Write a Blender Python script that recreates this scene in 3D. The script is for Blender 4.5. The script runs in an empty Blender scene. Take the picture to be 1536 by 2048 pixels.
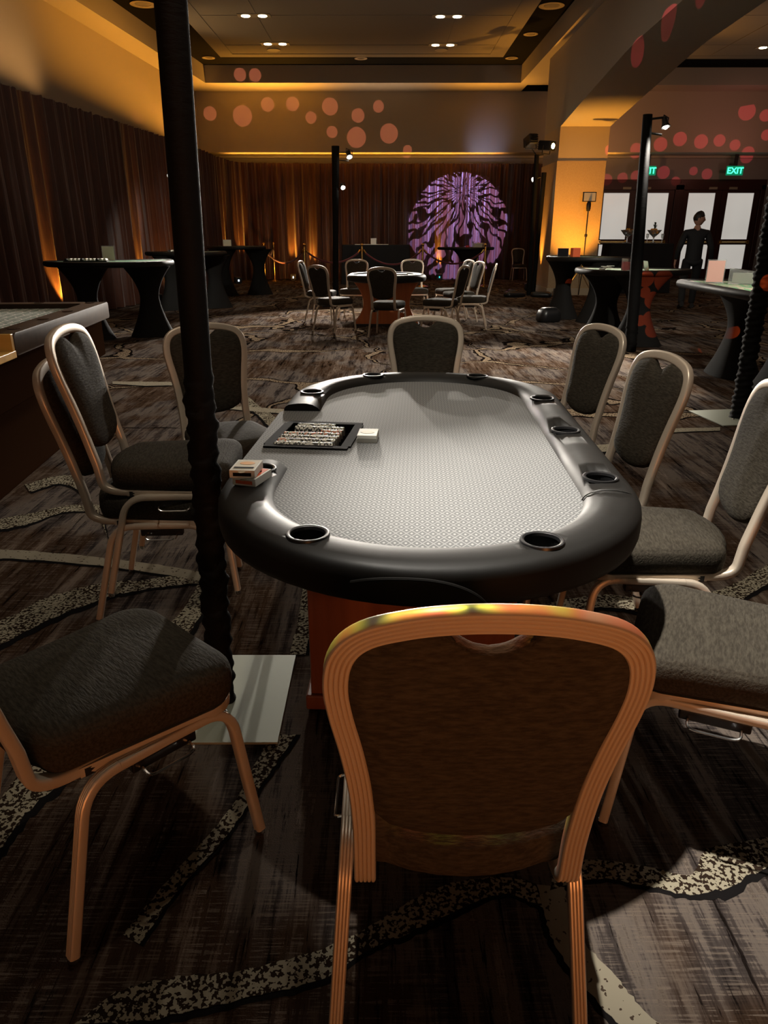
import bpy, bmesh, math, random
from mathutils import Vector, Matrix
rnd = random.Random(7)
S = bpy.context.scene
COL = S.collection
PI = math.pi
def R(d): return math.radians(d)

# ------------------------------------------------------------------ view
S.view_settings.view_transform = 'Standard'
S.view_settings.look = 'None'
S.view_settings.gamma = 1.0
S.view_settings.use_curve_mapping = False
S.view_settings.exposure = 0.0

# ------------------------------------------------------------------ materials
class NT:
    def __init__(self, nt): self.nt = nt
    def n(self, t, **kw):
        nd = self.nt.nodes.new(t)
        for k, v in kw.items():
            if k.startswith('i_'):
                key = k[2:]
                key = int(key) if key.isdigit() else key
                nd.inputs[key].default_value = v
            else: setattr(nd, k, v)
        return nd
    def l(self, a, b): self.nt.links.new(a, b)
    def math(self, op, a, b=None, c=None):
        nd = self.nt.nodes.new('ShaderNodeMath'); nd.operation = op
        for i, v in enumerate((a, b, c)):
            if v is None: continue
            if isinstance(v, (int, float)): nd.inputs[i].default_value = v
            else: self.l(v, nd.inputs[i])
        return nd.outputs[0]
    def mix(self, f, a, b):
        nd = self.nt.nodes.new('ShaderNodeMix'); nd.data_type = 'RGBA'
        for i, v in ((0, f), (6, a), (7, b)):
            if isinstance(v, (int, float)): nd.inputs[i].default_value = v
            elif isinstance(v, tuple): nd.inputs[i].default_value = (*v[:3], 1)
            else: self.l(v, nd.inputs[i])
        return nd.outputs[2]
    def ramp(self, f, pts, interp='LINEAR'):
        nd = self.nt.nodes.new('ShaderNodeValToRGB'); r = nd.color_ramp; r.interpolation = interp
        while len(r.elements) < len(pts): r.elements.new(0.5)
        for e, (p, c) in zip(r.elements, pts):
            e.position = p; e.color = (*c[:3], 1) if isinstance(c, tuple) else (c, c, c, 1)
        self.l(f, nd.inputs[0]); return nd.outputs[0]
    def coords(self, kind='Object', scale=(1, 1, 1), rot=(0, 0, 0)):
        tc = self.nt.nodes.new('ShaderNodeTexCoord'); mp = self.nt.nodes.new('ShaderNodeMapping')
        mp.inputs['Scale'].default_value = scale; mp.inputs['Rotation'].default_value = rot
        self.l(tc.outputs[kind], mp.inputs[0]); return mp.outputs[0]
    def noise(self, vec, scale, detail=3, rough=.55, out=0):
        nd = self.n('ShaderNodeTexNoise'); nd.inputs['Scale'].default_value = scale
        nd.inputs['Detail'].default_value = detail; nd.inputs['Roughness'].default_value = rough
        if vec is not None: self.l(vec, nd.inputs['Vector'])
        return nd.outputs[out]

def mat(name, color=(.5, .5, .5), rough=.5, metal=0., spec=.5, sheen=0., emit=None, estr=0., trans=0., coat=0., ior=1.45, alpha=1.):
    m = bpy.data.materials.new(name); m.use_nodes = True
    t = NT(m.node_tree); b = m.node_tree.nodes['Principled BSDF']
    b.inputs['Base Color'].default_value = (*color, 1); b.inputs['Roughness'].default_value = rough
    b.inputs['Metallic'].default_value = metal; b.inputs['Specular IOR Level'].default_value = spec
    b.inputs['Sheen Weight'].default_value = sheen; b.inputs['Coat Weight'].default_value = coat
    b.inputs['Transmission Weight'].default_value = trans; b.inputs['IOR'].default_value = ior
    if emit: b.inputs['Emission Color'].default_value = (*emit, 1); b.inputs['Emission Strength'].default_value = estr
    return m, t, b

def bump(t, b, h, strength=.3, dist=.002):
    nd = t.n('ShaderNodeBump'); nd.inputs['Strength'].default_value = strength; nd.inputs['Distance'].default_value = dist
    t.l(h, nd.inputs['Height']); t.l(nd.outputs[0], b.inputs['Normal'])

M = {}
def simple(name, *a, **k): M[name] = mat(name, *a, **k)[0]

simple('black_metal', (.012, .012, .012), .45)
simple('black_plastic', (.010, .010, .011), .35)
simple('chrome', (.75, .75, .74), .18, 1.)
simple('brass', (.85, .55, .18), .22, 1.)
simple('gold', (.80, .47, .13), .25, 1.)
simple('white_card', (.78, .77, .70), .6)
simple('cream_card', (.72, .64, .50), .6)
simple('red_plastic', (.55, .02, .03), .35)
simple('skin', (.35, .19, .13), .5)
simple('hair', (.010, .007, .005), .6)
simple('shirt_black', (.006, .006, .007), .8)
simple('trouser_black', (.008, .008, .009), .85)
simple('shoe_black', (.012, .011, .011), .4)
simple('ceiling_black', (.003, .003, .003), .9, spec=.1)
simple('door_wood', (.045, .010, .008), .35)
simple('lamp_white', (.9, .9, .9), .4, emit=(1, .93, .80), estr=45)
simple('lamp_warm', (.9, .9, .9), .4, emit=(1, .90, .45), estr=28)
simple('downlight_on', (.9, .9, .9), .4, emit=(1, .82, .52), estr=14)
simple('uplight_dot', (.9, .9, .9), .4, emit=(.62, .80, 1), estr=5)
simple('uplight_teal', (.2, .9, .9), .4, emit=(.05, .75, .8), estr=1.2)
simple('exit_panel', (.02, .30, .17), .4, emit=(.0, .45, .22), estr=.35)
simple('exit_letter', (.3, .9, .6), .4, emit=(.05, 1., .50), estr=2.2)
simple('downlight_rim', (.30, .26, .20), .4)
simple('acrylic', (.9, .92, .9), .05, trans=.85, ior=1.3)
simple('body_wood', (.016, .007, .0035), .9, spec=0)
simple('leaf_green', (.012, .03, .010), .5)
simple('rope_red', (.10, .006, .012), .8, sheen=.5)
simple('steel_plate', (.34, .36, .29), .55, .25)
simple('ink_black', (.010, .009, .010), .85, spec=.15)
simple('print_red', (.70, .12, .04), .5)
simple('print_orange', (.85, .38, .08), .5)
simple('pink_card', (.70, .40, .34), .6)
simple('outlet_white', (.62, .58, .48), .4)
simple('gold_fruit', (.62, .30, .05), .3, .3)
simple('lens_off', (.22, .20, .18), .15, spec=.8)
simple('chip_white', (.80, .78, .70), .45)
simple('chip_black', (.012, .012, .012), .45)
simple('chip_red', (.72, .26, .16), .45)
simple('drape_cloth', (.006, .005, .005), .85)

# champagne coloured chair tube
m, t, b = mat('chair_metal', (.66, .56, .45), .36, .38)
h = t.noise(t.coords('Object', (30, 30, 3)), 8, 2); bump(t, b, h, .05, .001); M['chair_metal'] = m
# rippled grey-brown upholstery
m, t, b = mat('chair_fabric', (.075, .068, .056), .85, spec=.12)
c = t.coords('Object', (26, 95, 95)); h = t.noise(c, 1.7, 3, .6)
t.l(t.ramp(h, [(.36, (.029, .024, .018)), (.66, (.055, .047, .035))]), b.inputs['Base Color'])
bump(t, b, h, .9, .003); M['chair_fabric'] = m
# padded table rail leather
m, t, b = mat('rail_leather', (.006, .0053, .0045), .5, spec=.3)
c = t.coords('Object'); h = t.noise(c, 260, 2); bump(t, b, h, .10, .001)
w = t.noise(c, 5, 4); t.l(t.ramp(w, [(.3, (.46,) * 3), (.75, (.60,) * 3)]), b.inputs['Roughness']); M['rail_leather'] = m
simple('rail_leather_plain', (.016, .015, .013), .38)

# suited speed cloth: diamonds with a teardrop in each
m, t, b = mat('speed_cloth', (.15, .15, .15), .75)
c = t.coords('Object', (1, 1, 1)); sp = t.n('ShaderNodeSeparateXYZ'); t.l(c, sp.inputs[0])
u = t.math('MULTIPLY', sp.outputs[0], 1 / .0235); v = t.math('MULTIPLY', sp.outputs[1], 1 / .036)
a = t.math('ADD', u, v); d = t.math('SUBTRACT', u, v)
fa = t.math('ABSOLUTE', t.math('SUBTRACT', t.math('FRACT', a), .5)); fd = t.math('ABSOLUTE', t.math('SUBTRACT', t.math('FRACT', d), .5))
line = t.math('GREATER_THAN', t.math('MAXIMUM', fa, fd), .425)
inner = t.math('LESS_THAN', t.math('ADD', t.math('MULTIPLY', fa, fa), t.math('MULTIPLY', fd, fd)), .030)
col = t.mix(line, (.100, .101, .103), (.215, .215, .212)); col = t.mix(inner, col, (.27, .27, .262))
t.l(col, b.inputs['Base Color']); bump(t, b, t.noise(c, 900, 1), .15, .0005); M['speed_cloth'] = m

def wood(name, c0, c1, rough=.4, scale=(3, 3, 30), coat=.1):
    m, t, b = mat(name, c0, rough, coat=coat, spec=.3)
    cc = t.coords('Object', scale); n1 = t.noise(cc, 1.2, 5, .6)
    t.l(t.ramp(n1, [(.3, c0), (.7, c1)]), b.inputs['Base Color']); M[name] = m
wood('mahogany', (.16, .045, .018), (.24, .075, .030), .42, (14, 14, 1.2))
wood('orange_wood', (.34, .085, .020), (.44, .12, .03), .4, (14, 14, 1.2))
wood('dark_wood', (.035, .017, .008), (.065, .033, .016), .42, (2, 14, 14), 0)
wood('golden_wood', (.62, .33, .075), (.75, .44, .11), .35, (2, 10, 10))

# black spandex
m, t, b = mat('spandex', (.012, .0115, .011), .8, spec=.15)
M['spandex'] = m
m, t, b = mat('spandex_gather', (.004, .004, .004), .75, spec=.2)
c = t.coords('Object', (9, 9, 30)); bump(t, b, t.noise(c, 2.2, 3, .6), .25, .006); M['spandex_gather'] = m

# bronze satin drape
m, t, b = mat('drape_satin', (.075, .022, .008), .45, sheen=.3)
c = t.coords('Object', (40, 40, 3)); n1 = t.noise(c, 1.2, 3)
t.l(t.ramp(n1, [(.3, (.042, .010, .0035)), (.7, (.080, .021, .007))]), b.inputs['Base Color']); bump(t, b, t.noise(t.coords('Object', (60, 60, 90)), 1.5, 3), .3, .004)
M['drape_satin'] = m

# painted walls and ceiling
for nm, colr in (('wall_paint', (.40, .35, .29)), ('ceiling_paint', (.42, .38, .33)), ('ceiling_cloth', (.25, .225, .20)), ('column_paint', (.46, .38, .27)), ('lintel_paint', (.30, .28, .28))):
    m, t, b = mat(nm, colr, .8); bump(t, b, t.noise(t.coords('Object'), 60, 3), .06, .003); M[nm] = m
m, t, b = mat('column_fabric', (.42, .32, .20), .75)
c = t.coords('Object', (90, 90, 30)); n1 = t.noise(c, 1, 3); t.l(t.ramp(n1, [(.3, (.38, .27, .15)), (.7, (.46, .34, .20))]), b.inputs['Base Color']); M['column_fabric'] = m
# frosted, lit door glass
m, t, b = mat('frosted_glass', (.7, .69, .65), .4, emit=(1, .95, .86), estr=.43)
c = t.coords('Object', (1, 1, 1)); g = t.noise(c, 1.1, 1)
t.l(t.ramp(g, [(.3, (.90, .86, .79)), (.7, (1, .96, .88))]), b.inputs['Emission Color']); M['frosted_glass'] = m
# roulette layout
m, t, b = mat('roulette_cloth', (.05, .12, .07), .8)
c = t.coords('Object'); br = t.n('ShaderNodeTexBrick'); t.l(c, br.inputs[0])
br.offset = 0; br.inputs['Scale'].default_value = 7; br.inputs['Mortar Size'].default_value = .035; br.inputs['Mortar Smooth'].default_value = 0
br.inputs['Color1'].default_value = (.07, .13, .085, 1); br.inputs['Color2'].default_value = (.05, .11, .07, 1); br.inputs['Mortar'].default_value = (.75, .75, .66, 1)
vo = t.n('ShaderNodeTexVoronoi'); t.l(c, vo.inputs['Vector']); vo.inputs['Scale'].default_value = 7; vo.inputs['Randomness'].default_value = .15
ring = t.math('MULTIPLY', t.math('GREATER_THAN', vo.outputs['Distance'], .30), t.math('LESS_THAN', vo.outputs['Distance'], .37))
t.l(t.mix(ring, br.outputs[0], (.72, .66, .62)), b.inputs['Base Color']); M['roulette_cloth'] = m
# casino felts
for nm, c0, c1 in (('felt_green', (.10, .26, .14), (.34, .42, .30)), ('felt_pale', (.20, .30, .20), (.62, .60, .50)), ('felt_print', (.16, .34, .18), (.60, .42, .36))):
    m, t, b = mat(nm, c0, .85)
    c = t.coords('Object', (5, 22, 5)); n1 = t.noise(c, 1.6, 3, .65)
    t.l(t.ramp(n1, [(.52, c0), (.56, c1)], 'LINEAR'), b.inputs['Base Color']); M[nm] = m

# carpet: plank-like streaks along the room, cream veins far off
m, t, b = mat('carpet', (.05, .04, .03), .95, spec=0)
tc = t.n('ShaderNodeTexCoord'); P = tc.outputs['Object']
def mp(scale, loc=(0, 0, 0), rot=0):
    nd = t.n('ShaderNodeMapping'); nd.inputs['Scale'].default_value = scale; nd.inputs['Location'].default_value = loc; nd.inputs['Rotation'].default_value = (0, 0, rot)
    t.l(P, nd.inputs[0]); return nd.outputs[0]
s1 = t.noise(mp((8, .95, 1), (0, 0, 0), R(4)), 1.3, 6, .68)
s2 = t.noise(mp((30, 1.7, 1), (3, 7, 0), R(4)), 1.5, 5, .7)
s3 = t.noise(mp((5, 120, 1), (9, 2, 0), R(4)), 1.5, 3, .65)
s4 = t.noise(mp((150, 7, 1), (2, 4, 0), R(4)), 1.4, 2, .6)
big = t.noise(mp((1.3, .7, 1), (4, 1, 0)), 1.3, 3, .6)
streak = t.math('ADD', t.math('ADD', t.math('MULTIPLY', s1, .56), t.math('MULTIPLY', s4, .08)), t.math('ADD', t.math('MULTIPLY', s2, .24), t.math('MULTIPLY', s3, .12)))
colA = t.ramp(streak, [(.405, (.012, .008, .006)), (.43, (.036, .023, .016)), (.475, (.075, .050, .036)), (.505, (.060, .041, .031)), (.525, (.125, .096, .078)), (.565, (.14, .115, .098)), (.585, (.235, .205, .185))])
colB = t.ramp(streak, [(.40, (.010, .010, .012)), (.425, (.050, .046, .050)), (.48, (.085, .080, .084)), (.50, (.165, .155, .155)), (.545, (.19, .18, .175)), (.565, (.115, .104, .10)), (.60, (.29, .275, .265))])
base = t.mix(t.ramp(big, [(.46, 0.), (.54, 1.)]), colA, colB)
hatch = t.math('MULTIPLY', t.math('GREATER_THAN', s3, .56), t.math('GREATER_THAN', s2, .47))
base = t.mix(t.math('MULTIPLY', hatch, .55), base, (.23, .21, .195))
crack = t.math('LESS_THAN', s2, .375); base = t.mix(t.math('MULTIPLY', crack, .85), base, (.010, .008, .008))
dist = t.n('ShaderNodeVectorMath'); dist.operation = 'ADD'
nz = t.n('ShaderNodeTexNoise'); nz.inputs['Scale'].default_value = .9; nz.inputs['Detail'].default_value = 3; t.l(P, nz.inputs['Vector'])
sc = t.n('ShaderNodeVectorMath'); sc.operation = 'SCALE'; sc.inputs['Scale'].default_value = 1.1; t.l(nz.outputs['Color'], sc.inputs[0])
t.l(P, dist.inputs[0]); t.l(sc.outputs[0], dist.inputs[1])
vo = t.n('ShaderNodeTexVoronoi'); vo.feature = 'DISTANCE_TO_EDGE'; vo.inputs['Scale'].default_value = .62; t.l(dist.outputs[0], vo.inputs['Vector'])
wv = t.noise(mp((1, 1, 1), (5, 5, 0)), .9, 2)
wid = t.math('MULTIPLY', t.math('MAXIMUM', t.math('SUBTRACT', wv, .38), 0.02), .16)
vein = t.math('LESS_THAN', vo.outputs['Distance'], wid)
edge = t.math('MULTIPLY', t.math('LESS_THAN', vo.outputs['Distance'], t.math('ADD', wid, .018)), t.math('SUBTRACT', 1, vein))
spk = t.math('GREATER_THAN', t.noise(mp((1, 1, 1)), 62, 2, .5), .47)
sep = t.n('ShaderNodeSeparateXYZ'); t.l(P, sep.inputs[0])
far = t.math('GREATER_THAN', sep.outputs[1], 5.3)
vcol = t.mix(spk, (.06, .04, .03), (.34, .30, .235))
c1 = t.mix(t.math('MULTIPLY', edge, far), base, (.012, .010, .010)); c1 = t.mix(t.math('MULTIPLY', vein, far), c1, vcol)
vm = t.n('ShaderNodeVectorMath'); vm.operation = 'MULTIPLY'; vm.inputs[1].default_value = (.60, .515, .44); t.l(c1, vm.inputs[0])
t.l(vm.outputs[0], b.inputs['Base Color']); bump(t, b, t.noise(mp((1, 1, 1)), 300, 2), .4, .003); M['carpet'] = m
m, t, b = mat('carpet_speckle', (.3, .28, .2), .95, spec=0)
c = t.coords('Object'); n1 = t.noise(c, 95, 2, .55); n2 = t.noise(c, 8, 2)
k = t.math('GREATER_THAN', t.math('ADD', n1, t.math('MULTIPLY', t.math('SUBTRACT', n2, .5), .25)), .49)
t.l(t.mix(k, (.022, .014, .010), (.27, .24, .175)), b.inputs['Base Color']); M['carpet_speckle'] = m
m, t, b = mat('carpet_cream', (.3, .28, .2), .95, spec=0)
c = t.coords('Object'); n1 = t.noise(c, 60, 2, .55)
t.l(t.mix(t.math('GREATER_THAN', n1, .36), (.05, .035, .025), (.24, .21, .155)), b.inputs['Base Color']); M['carpet_cream'] = m
simple('carpet_outline', (.009, .008, .008), .95, spec=0)

# ------------------------------------------------------------------ mesh builder
class MB:
    def __init__(self): self.v = []; self.f = []; self.mi = []; self.cur = 0
    def mat(self, i): self.cur = i; return self
    def addv(self, p): self.v.append(tuple(p)); return len(self.v) - 1
    def face(self, idx): self.f.append(tuple(idx)); self.mi.append(self.cur)
    def poly(self, pts): self.face([self.addv(p) for p in pts])
    def box(self, c, s, rz=0., M4=None):
        hx, hy, hz = s[0] / 2, s[1] / 2, s[2] / 2; cs, sn = math.cos(rz), math.sin(rz); ids = []
        for dz in (-hz, hz):
            for dx, dy in ((-hx, -hy), (hx, -hy), (hx, hy), (-hx, hy)):
                p = Vector((c[0] + dx * cs - dy * sn, c[1] + dx * sn + dy * cs, c[2] + dz))
                if M4: p = M4 @ p
                ids.append(self.addv(p))
        a = ids
        for q in ((3, 2, 1, 0), (4, 5, 6, 7), (0, 1, 5, 4), (1, 2, 6, 5), (2, 3, 7, 6), (3, 0, 4, 7)): self.face([a[i] for i in q])
        return self
    def rings(self, rings, closed_ring=True, cap0=True, cap1=True):
        ids = [[self.addv(p) for p in r] for r in rings]; n = len(ids[0])
        for a, b_ in zip(ids[:-1], ids[1:]):
            for i in range(n if closed_ring else n - 1):
                j = (i + 1) % n; self.face((a[i], a[j], b_[j], b_[i]))
        if cap0: self.face(list(reversed(ids[0])))
        if cap1: self.face(ids[-1])
        return self
    def lathe(self, prof, n=24, c=(0, 0, 0), sx=1., sy=1., cap0=True, cap1=True):
        return self.rings([[(c[0] + r * sx * math.cos(2 * PI * i / n), c[1] + r * sy * math.sin(2 * PI * i / n), c[2] + z) for i in range(n)] for r, z in prof], True, cap0, cap1)
    def tube(self, pts, r, n=8, caps=True):
        prof = [(math.cos(2 * PI * i / n), math.sin(2 * PI * i / n)) for i in range(n)]
        rr = r if isinstance(r, (list, tuple)) else [r] * len(pts)
        return self.sweep(pts, prof, None, caps=caps, scales=rr)
    def sweep(self, pts, prof, u0=None, closed=False, caps=True, scales=None):
        P = [Vector(p) for p in pts]; n = len(P); T = []
        for i in range(n):
            if closed: d = P[(i + 1) % n] - P[i - 1]
            else: d = P[min(i + 1, n - 1)] - P[max(i - 1, 0)]
            T.append(d.normalized())
        if u0 is None:
            u0 = Vector((0, 0, 1)) if abs(T[0].z) < .9 else Vector((0, 1, 0))
        u = Vector(u0); u = (u - T[0] * u.dot(T[0])).normalized(); U = [u]
        for i in range(1, n):
            q = T[i - 1].rotation_difference(T[i]); u = q @ U[-1]; u = (u - T[i] * u.dot(T[i])).normalized(); U.append(u)
        rings = []
        for i in range(n):
            s = T[i].cross(U[i]); k = scales[i] if scales else 1.
            rings.append([P[i] + s * (a * k) + U[i] * (b_ * k) for a, b_ in prof])
        if closed: rings.append(rings[0]); self.rings(rings, True, False, False)
        else: self.rings(rings, True, caps, caps)
        return self
    def extrude(self, outline, z0, z1, inset=0.):
        self.rings([[(x, y, z0) for x, y in outline], [(x, y, z1) for x, y in outline]]); return self
    def layered(self, outline, layers, c=None):
        """outline scaled about its centre: layers of (inset metres, z)"""
        n = len(outline)
        if c is None: c = (sum(p[0] for p in outline) / n, sum(p[1] for p in outline) / n)
        rs = []
        for ins, z in layers:
            r = []
            for x, y in outline:
                dx, dy = x - c[0], y - c[1]; L = math.hypot(dx, dy) or 1; k = max(0.02, 1 - ins / L); r.append((c[0] + dx * k, c[1] + dy * k, z))
            rs.append(r)
        return self.rings(rs)
    def sphere(self, c, r, n=12, m=8, sx=1, sy=1, sz=1):
        prof = [(math.sin(PI * j / m), -math.cos(PI * j / m)) for j in range(1, m)]
        rs = [[(c[0] + r * sx * a * math.cos(2 * PI * i / n), c[1] + r * sy * a * math.sin(2 * PI * i / n), c[2] + r * sz * z) for i in range(n)] for a, z in prof]
        return self.rings(rs)
    def grid(self, fn, nu, nv):
        ids = [[self.addv(fn(i / nu, j / nv)) for i in range(nu + 1)] for j in range(nv + 1)]
        for j in range(nv):
            for i in range(nu): self.face((ids[j][i], ids[j][i + 1], ids[j + 1][i + 1], ids[j + 1][i]))
        return self
    def build(self, name, mats, parent=None, loc=None, rz=None, smooth=40, bevel=0., fix=True):
        me = bpy.data.meshes.new(name); me.from_pydata(self.v, [], self.f)
        if not isinstance(mats, (list, tuple)): mats = [mats]
        for mm in mats: me.materials.append(M[mm] if isinstance(mm, str) else mm)
        me.polygons.foreach_set('material_index', self.mi)
        if fix:
            bm = bmesh.new(); bm.from_mesh(me); bmesh.ops.recalc_face_normals(bm, faces=bm.faces); bm.to_mesh(me); bm.free()
        if smooth:
            me.polygons.foreach_set('use_smooth', [True] * len(me.polygons)); me.set_sharp_from_angle(angle=R(smooth))
        me.update()
        o = bpy.data.objects.new(name, me); COL.objects.link(o)
        if parent: o.parent = parent
        if loc: o.location = loc
        if rz is not None: o.rotation_euler = (0, 0, rz)
        if bevel:
            bv = o.modifiers.new('bevel', 'BEVEL'); bv.width = bevel; bv.segments = 2; bv.limit_method = 'ANGLE'
        return o

def tag(o, label, cat, group=None):
    o['label'] = label; o['category'] = cat
    if group: o['group'] = group
    return o
def thing(name, label, cat, loc=(0, 0, 0), rz=0, group=None):
    o = bpy.data.objects.new(name, None); COL.objects.link(o); o.empty_display_size = .1
    o.location = loc; o.rotation_euler = (0, 0, rz); return tag(o, label, cat, group)
def struct(o): o['kind'] = 'structure'; return o
def copy_tree(o, parent=None):
    c = o.copy(); COL.objects.link(c)
    if parent: c.parent = parent
    for ch in list(o.children): copy_tree(ch, c)
    return c
def bez(pts, rad, n=6):
    """polyline with rounded corners"""
    P = [Vector(p) for p in pts]; out = [P[0]]
    for i in range(1, len(P) - 1):
        a = (P[i - 1] - P[i]); b_ = (P[i + 1] - P[i]); r = rad[i - 1] if isinstance(rad, (list, tuple)) else rad
        A = P[i] + a.normalized() * min(r, a.length * .49); B = P[i] + b_.normalized() * min(r, b_.length * .49)
        for k in range(n + 1):
            s = k / n; out.append(A * (1 - s) ** 2 + P[i] * 2 * s * (1 - s) + B * s * s)
    out.append(P[-1]); return out
def catmull(pts, n=6):
    P = [Vector(p) for p in pts]; P = [P[0] * 2 - P[1]] + P + [P[-1] * 2 - P[-2]]; out = []
    for i in range(1, len(P) - 2):
        for k in range(n):
            s = k / n; a, b_, c, d = P[i - 1:i + 3]
            out.append(.5 * ((2 * b_) + (c - a) * s + (2 * a - 5 * b_ + 4 * c - d) * s * s + (3 * b_ - a - 3 * c + d) * s ** 3))
    out.append(P[-2]); return out
def rrect(x0, x1, y0, y1, r, n=5):
    out = []
    for cx, cy, a0 in ((x1 - r, y1 - r, 0), (x0 + r, y1 - r, 90), (x0 + r, y0 + r, 180), (x1 - r, y0 + r, 270)):
        for k in range(n + 1):
            a = R(a0 + 90 * k / n); out.append((cx + r * math.cos(a), cy + r * math.sin(a)))
    return out

# ------------------------------------------------------------------ camera
cam = bpy.data.cameras.new('camera'); cam.sensor_fit = 'VERTICAL'; cam.sensor_height = 24; cam.lens = 24 * 1450 / 2048
cam.clip_start = .05; cam.clip_end = 100
co = bpy.data.objects.new('camera', cam); COL.objects.link(co)
co.location = (0, 0, 1.36); co.rotation_euler = (PI / 2 - math.atan(556 / 1450), 0, 0); S.camera = co
w = bpy.data.worlds.new('world'); S.world = w; w.use_nodes = True
w.node_tree.nodes['Background'].inputs[0].default_value = (1, .80, .62, 1); w.node_tree.nodes['Background'].inputs[1].default_value = .006

# ------------------------------------------------------------------ floor with its woven bands
fl = MB(); fl.poly([(-7, -5, 0), (16, -5, 0), (16, 26, 0), (-7, 26, 0)])
BANDS=[
 ('speck',[(-0.570,0.910,-0.517,0.970),(-0.434,0.917,-0.437,0.995),(-0.274,0.955,-0.285,1.015),(-0.125,0.995,-0.140,1.053),(-0.028,1.058,-0.035,1.109),(0.065,1.103,0.051,1.170),(0.175,1.158,0.148,1.218),(0.267,1.190,0.263,1.236),(0.343,1.158,0.339,1.222)]),
 ('cream',[(0.343,1.216,0.403,1.209),(0.344,1.139,0.398,1.164),(0.348,1.080,0.410,1.080),(0.375,1.005,0.444,1.020),(0.411,0.941,0.474,0.960),(0.466,0.865,0.514,0.899)]),
 ('speck',[(0.369,1.203,0.397,1.282),(0.488,1.232,0.497,1.285),(0.593,1.209,0.612,1.264),(0.674,1.190,0.695,1.243),(0.760,1.209,0.774,1.322),(0.883,1.264,0.927,1.353),(1.039,1.330,1.084,1.409)]),
 ('speck',[(-0.912,1.190,-1.050,1.315),(-0.908,1.315,-0.996,1.442),(-0.895,1.442,-0.986,1.513),(-0.858,1.550,-0.969,1.649),(-0.818,1.714,-0.926,1.806)]),
 ('speck',[(-1.467,2.165,-1.632,2.467),(-1.361,2.230,-1.449,2.408),(-1.260,2.408,-1.348,2.590),(-1.108,2.590,-1.166,2.724),(-0.960,2.664,-1.006,2.747),(-0.759,2.724,-0.783,2.830)]),
 ('cream',[(-1.836,2.921,-1.923,3.086),(-1.721,2.958,-1.770,3.058),(-1.582,2.948,-1.601,3.041),(-1.246,2.885,-1.279,2.975),(-0.935,2.795,-0.961,2.885),(-0.761,2.733,-0.780,2.815)]),
 ('speck',[(-1.961,3.248,-2.040,3.399),(-1.797,3.365,-1.861,3.503),(-1.668,3.539,-1.708,3.637),(-1.485,3.539,-1.526,3.652)]),
 ('speck',[(-0.701,2.795,-0.775,2.795),(-0.692,2.569,-0.772,2.569),(-0.709,2.353,-0.797,2.371),(-0.715,2.133,-0.819,2.197)]),
 ('speck',[(-0.259,1.736,-0.324,1.736),(-0.303,1.589,-0.354,1.608),(-0.351,1.442,-0.386,1.459),(-0.391,1.330,-0.430,1.345),(-0.461,1.190,-0.494,1.209),(-0.500,1.069,-0.543,1.092)]),
 ('speck',[(-0.301,2.747,-0.337,2.747),(-0.275,2.408,-0.325,2.408),(-0.270,2.165,-0.325,2.165)]),
 ('speck',[(-1.995,3.854,-2.083,3.984),(-1.888,4.002,-1.976,4.142),(-1.713,3.854,-1.848,4.123),(-1.472,3.503,-1.685,3.854),(-1.327,3.205,-1.459,3.468)]),
 ('speck',[(0.630,2.428,0.656,2.548),(0.754,2.467,0.785,2.590),(0.881,2.507,0.902,2.611),(1.074,2.447,1.118,2.569),(1.330,2.507,1.375,2.655),(1.593,2.701,1.690,2.895),(1.919,2.895,2.042,3.115)]),
 ('cream',[(-2.636,7.018,-2.681,7.146),(-2.242,6.919,-2.303,7.120),(-1.920,6.968,-1.958,7.120),(-1.447,7.018,-1.466,7.120)]),
 ('speck',[(-1.264,6.292,-1.258,6.503),(-0.984,5.642,-0.985,5.904),(-0.806,5.219,-0.736,5.400),(-0.681,5.105,-0.649,5.478),(-0.468,5.642,-0.486,5.868)]),
 ('cream',[(1.373,4.655,1.378,4.801),(1.591,4.715,1.631,4.903),(2.046,5.133,2.051,5.249),(2.484,5.219,2.529,5.323)]),
 ('cream',[(-1.323,5.941,-1.346,6.054),(-1.015,5.832,-1.038,5.978),(-0.761,5.762,-0.778,5.904)]),
]

def smooth_line(pts, n=8): return [(p.x, p.y) for p in catmull([(x, y, 0) for x, y in pts], n)]
br = random.Random(3)
zl = .0012
for kind, rows in BANDS:
    A = smooth_line([(r[0], r[1]) for r in rows]); B = smooth_line([(r[2], r[3]) for r in rows])
    def wob(a, b_, k, side):
        dx, dy = b_[0] - a[0], b_[1] - a[1]; j = br.uniform(-.05, .05); return (a[0] + dx * j, a[1] + dy * j)
    AA = [wob(a, b_, 0, 0) for a, b_ in zip(A, B)]; BB = [wob(b_, a, 0, 0) for a, b_ in zip(A, B)]
    fl.cur = 1 if kind == 'speck' else 2
    for i in range(len(AA) - 1): fl.poly([(*AA[i], zl), (*AA[i + 1], zl), (*BB[i + 1], zl), (*BB[i], zl)])
    fl.cur = 3                                                    # dark woven outline along the near side
    CC = [(a[0] - (b_[0] - a[0]) * .22, a[1] - (b_[1] - a[1]) * .22) for a, b_ in zip(AA, BB)]
    for i in range(len(AA) - 1): fl.poly([(*CC[i], zl * .6), (*CC[i + 1], zl * .6), (*AA[i + 1], zl * .6), (*AA[i], zl * .6)])
    zl += .00012
struct(fl.build('floor', ['carpet', 'carpet_speckle', 'carpet_cream', 'carpet_outline'], smooth=0))

# ------------------------------------------------------------------ room shell
def sbox(name, x0, x1, y0, y1, z0, z1, m):
    return struct(MB().box(((x0 + x1) / 2, (y0 + y1) / 2, (z0 + z1) / 2), (x1 - x0, y1 - y0, z1 - z0)).build(name, m, smooth=0))
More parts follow.
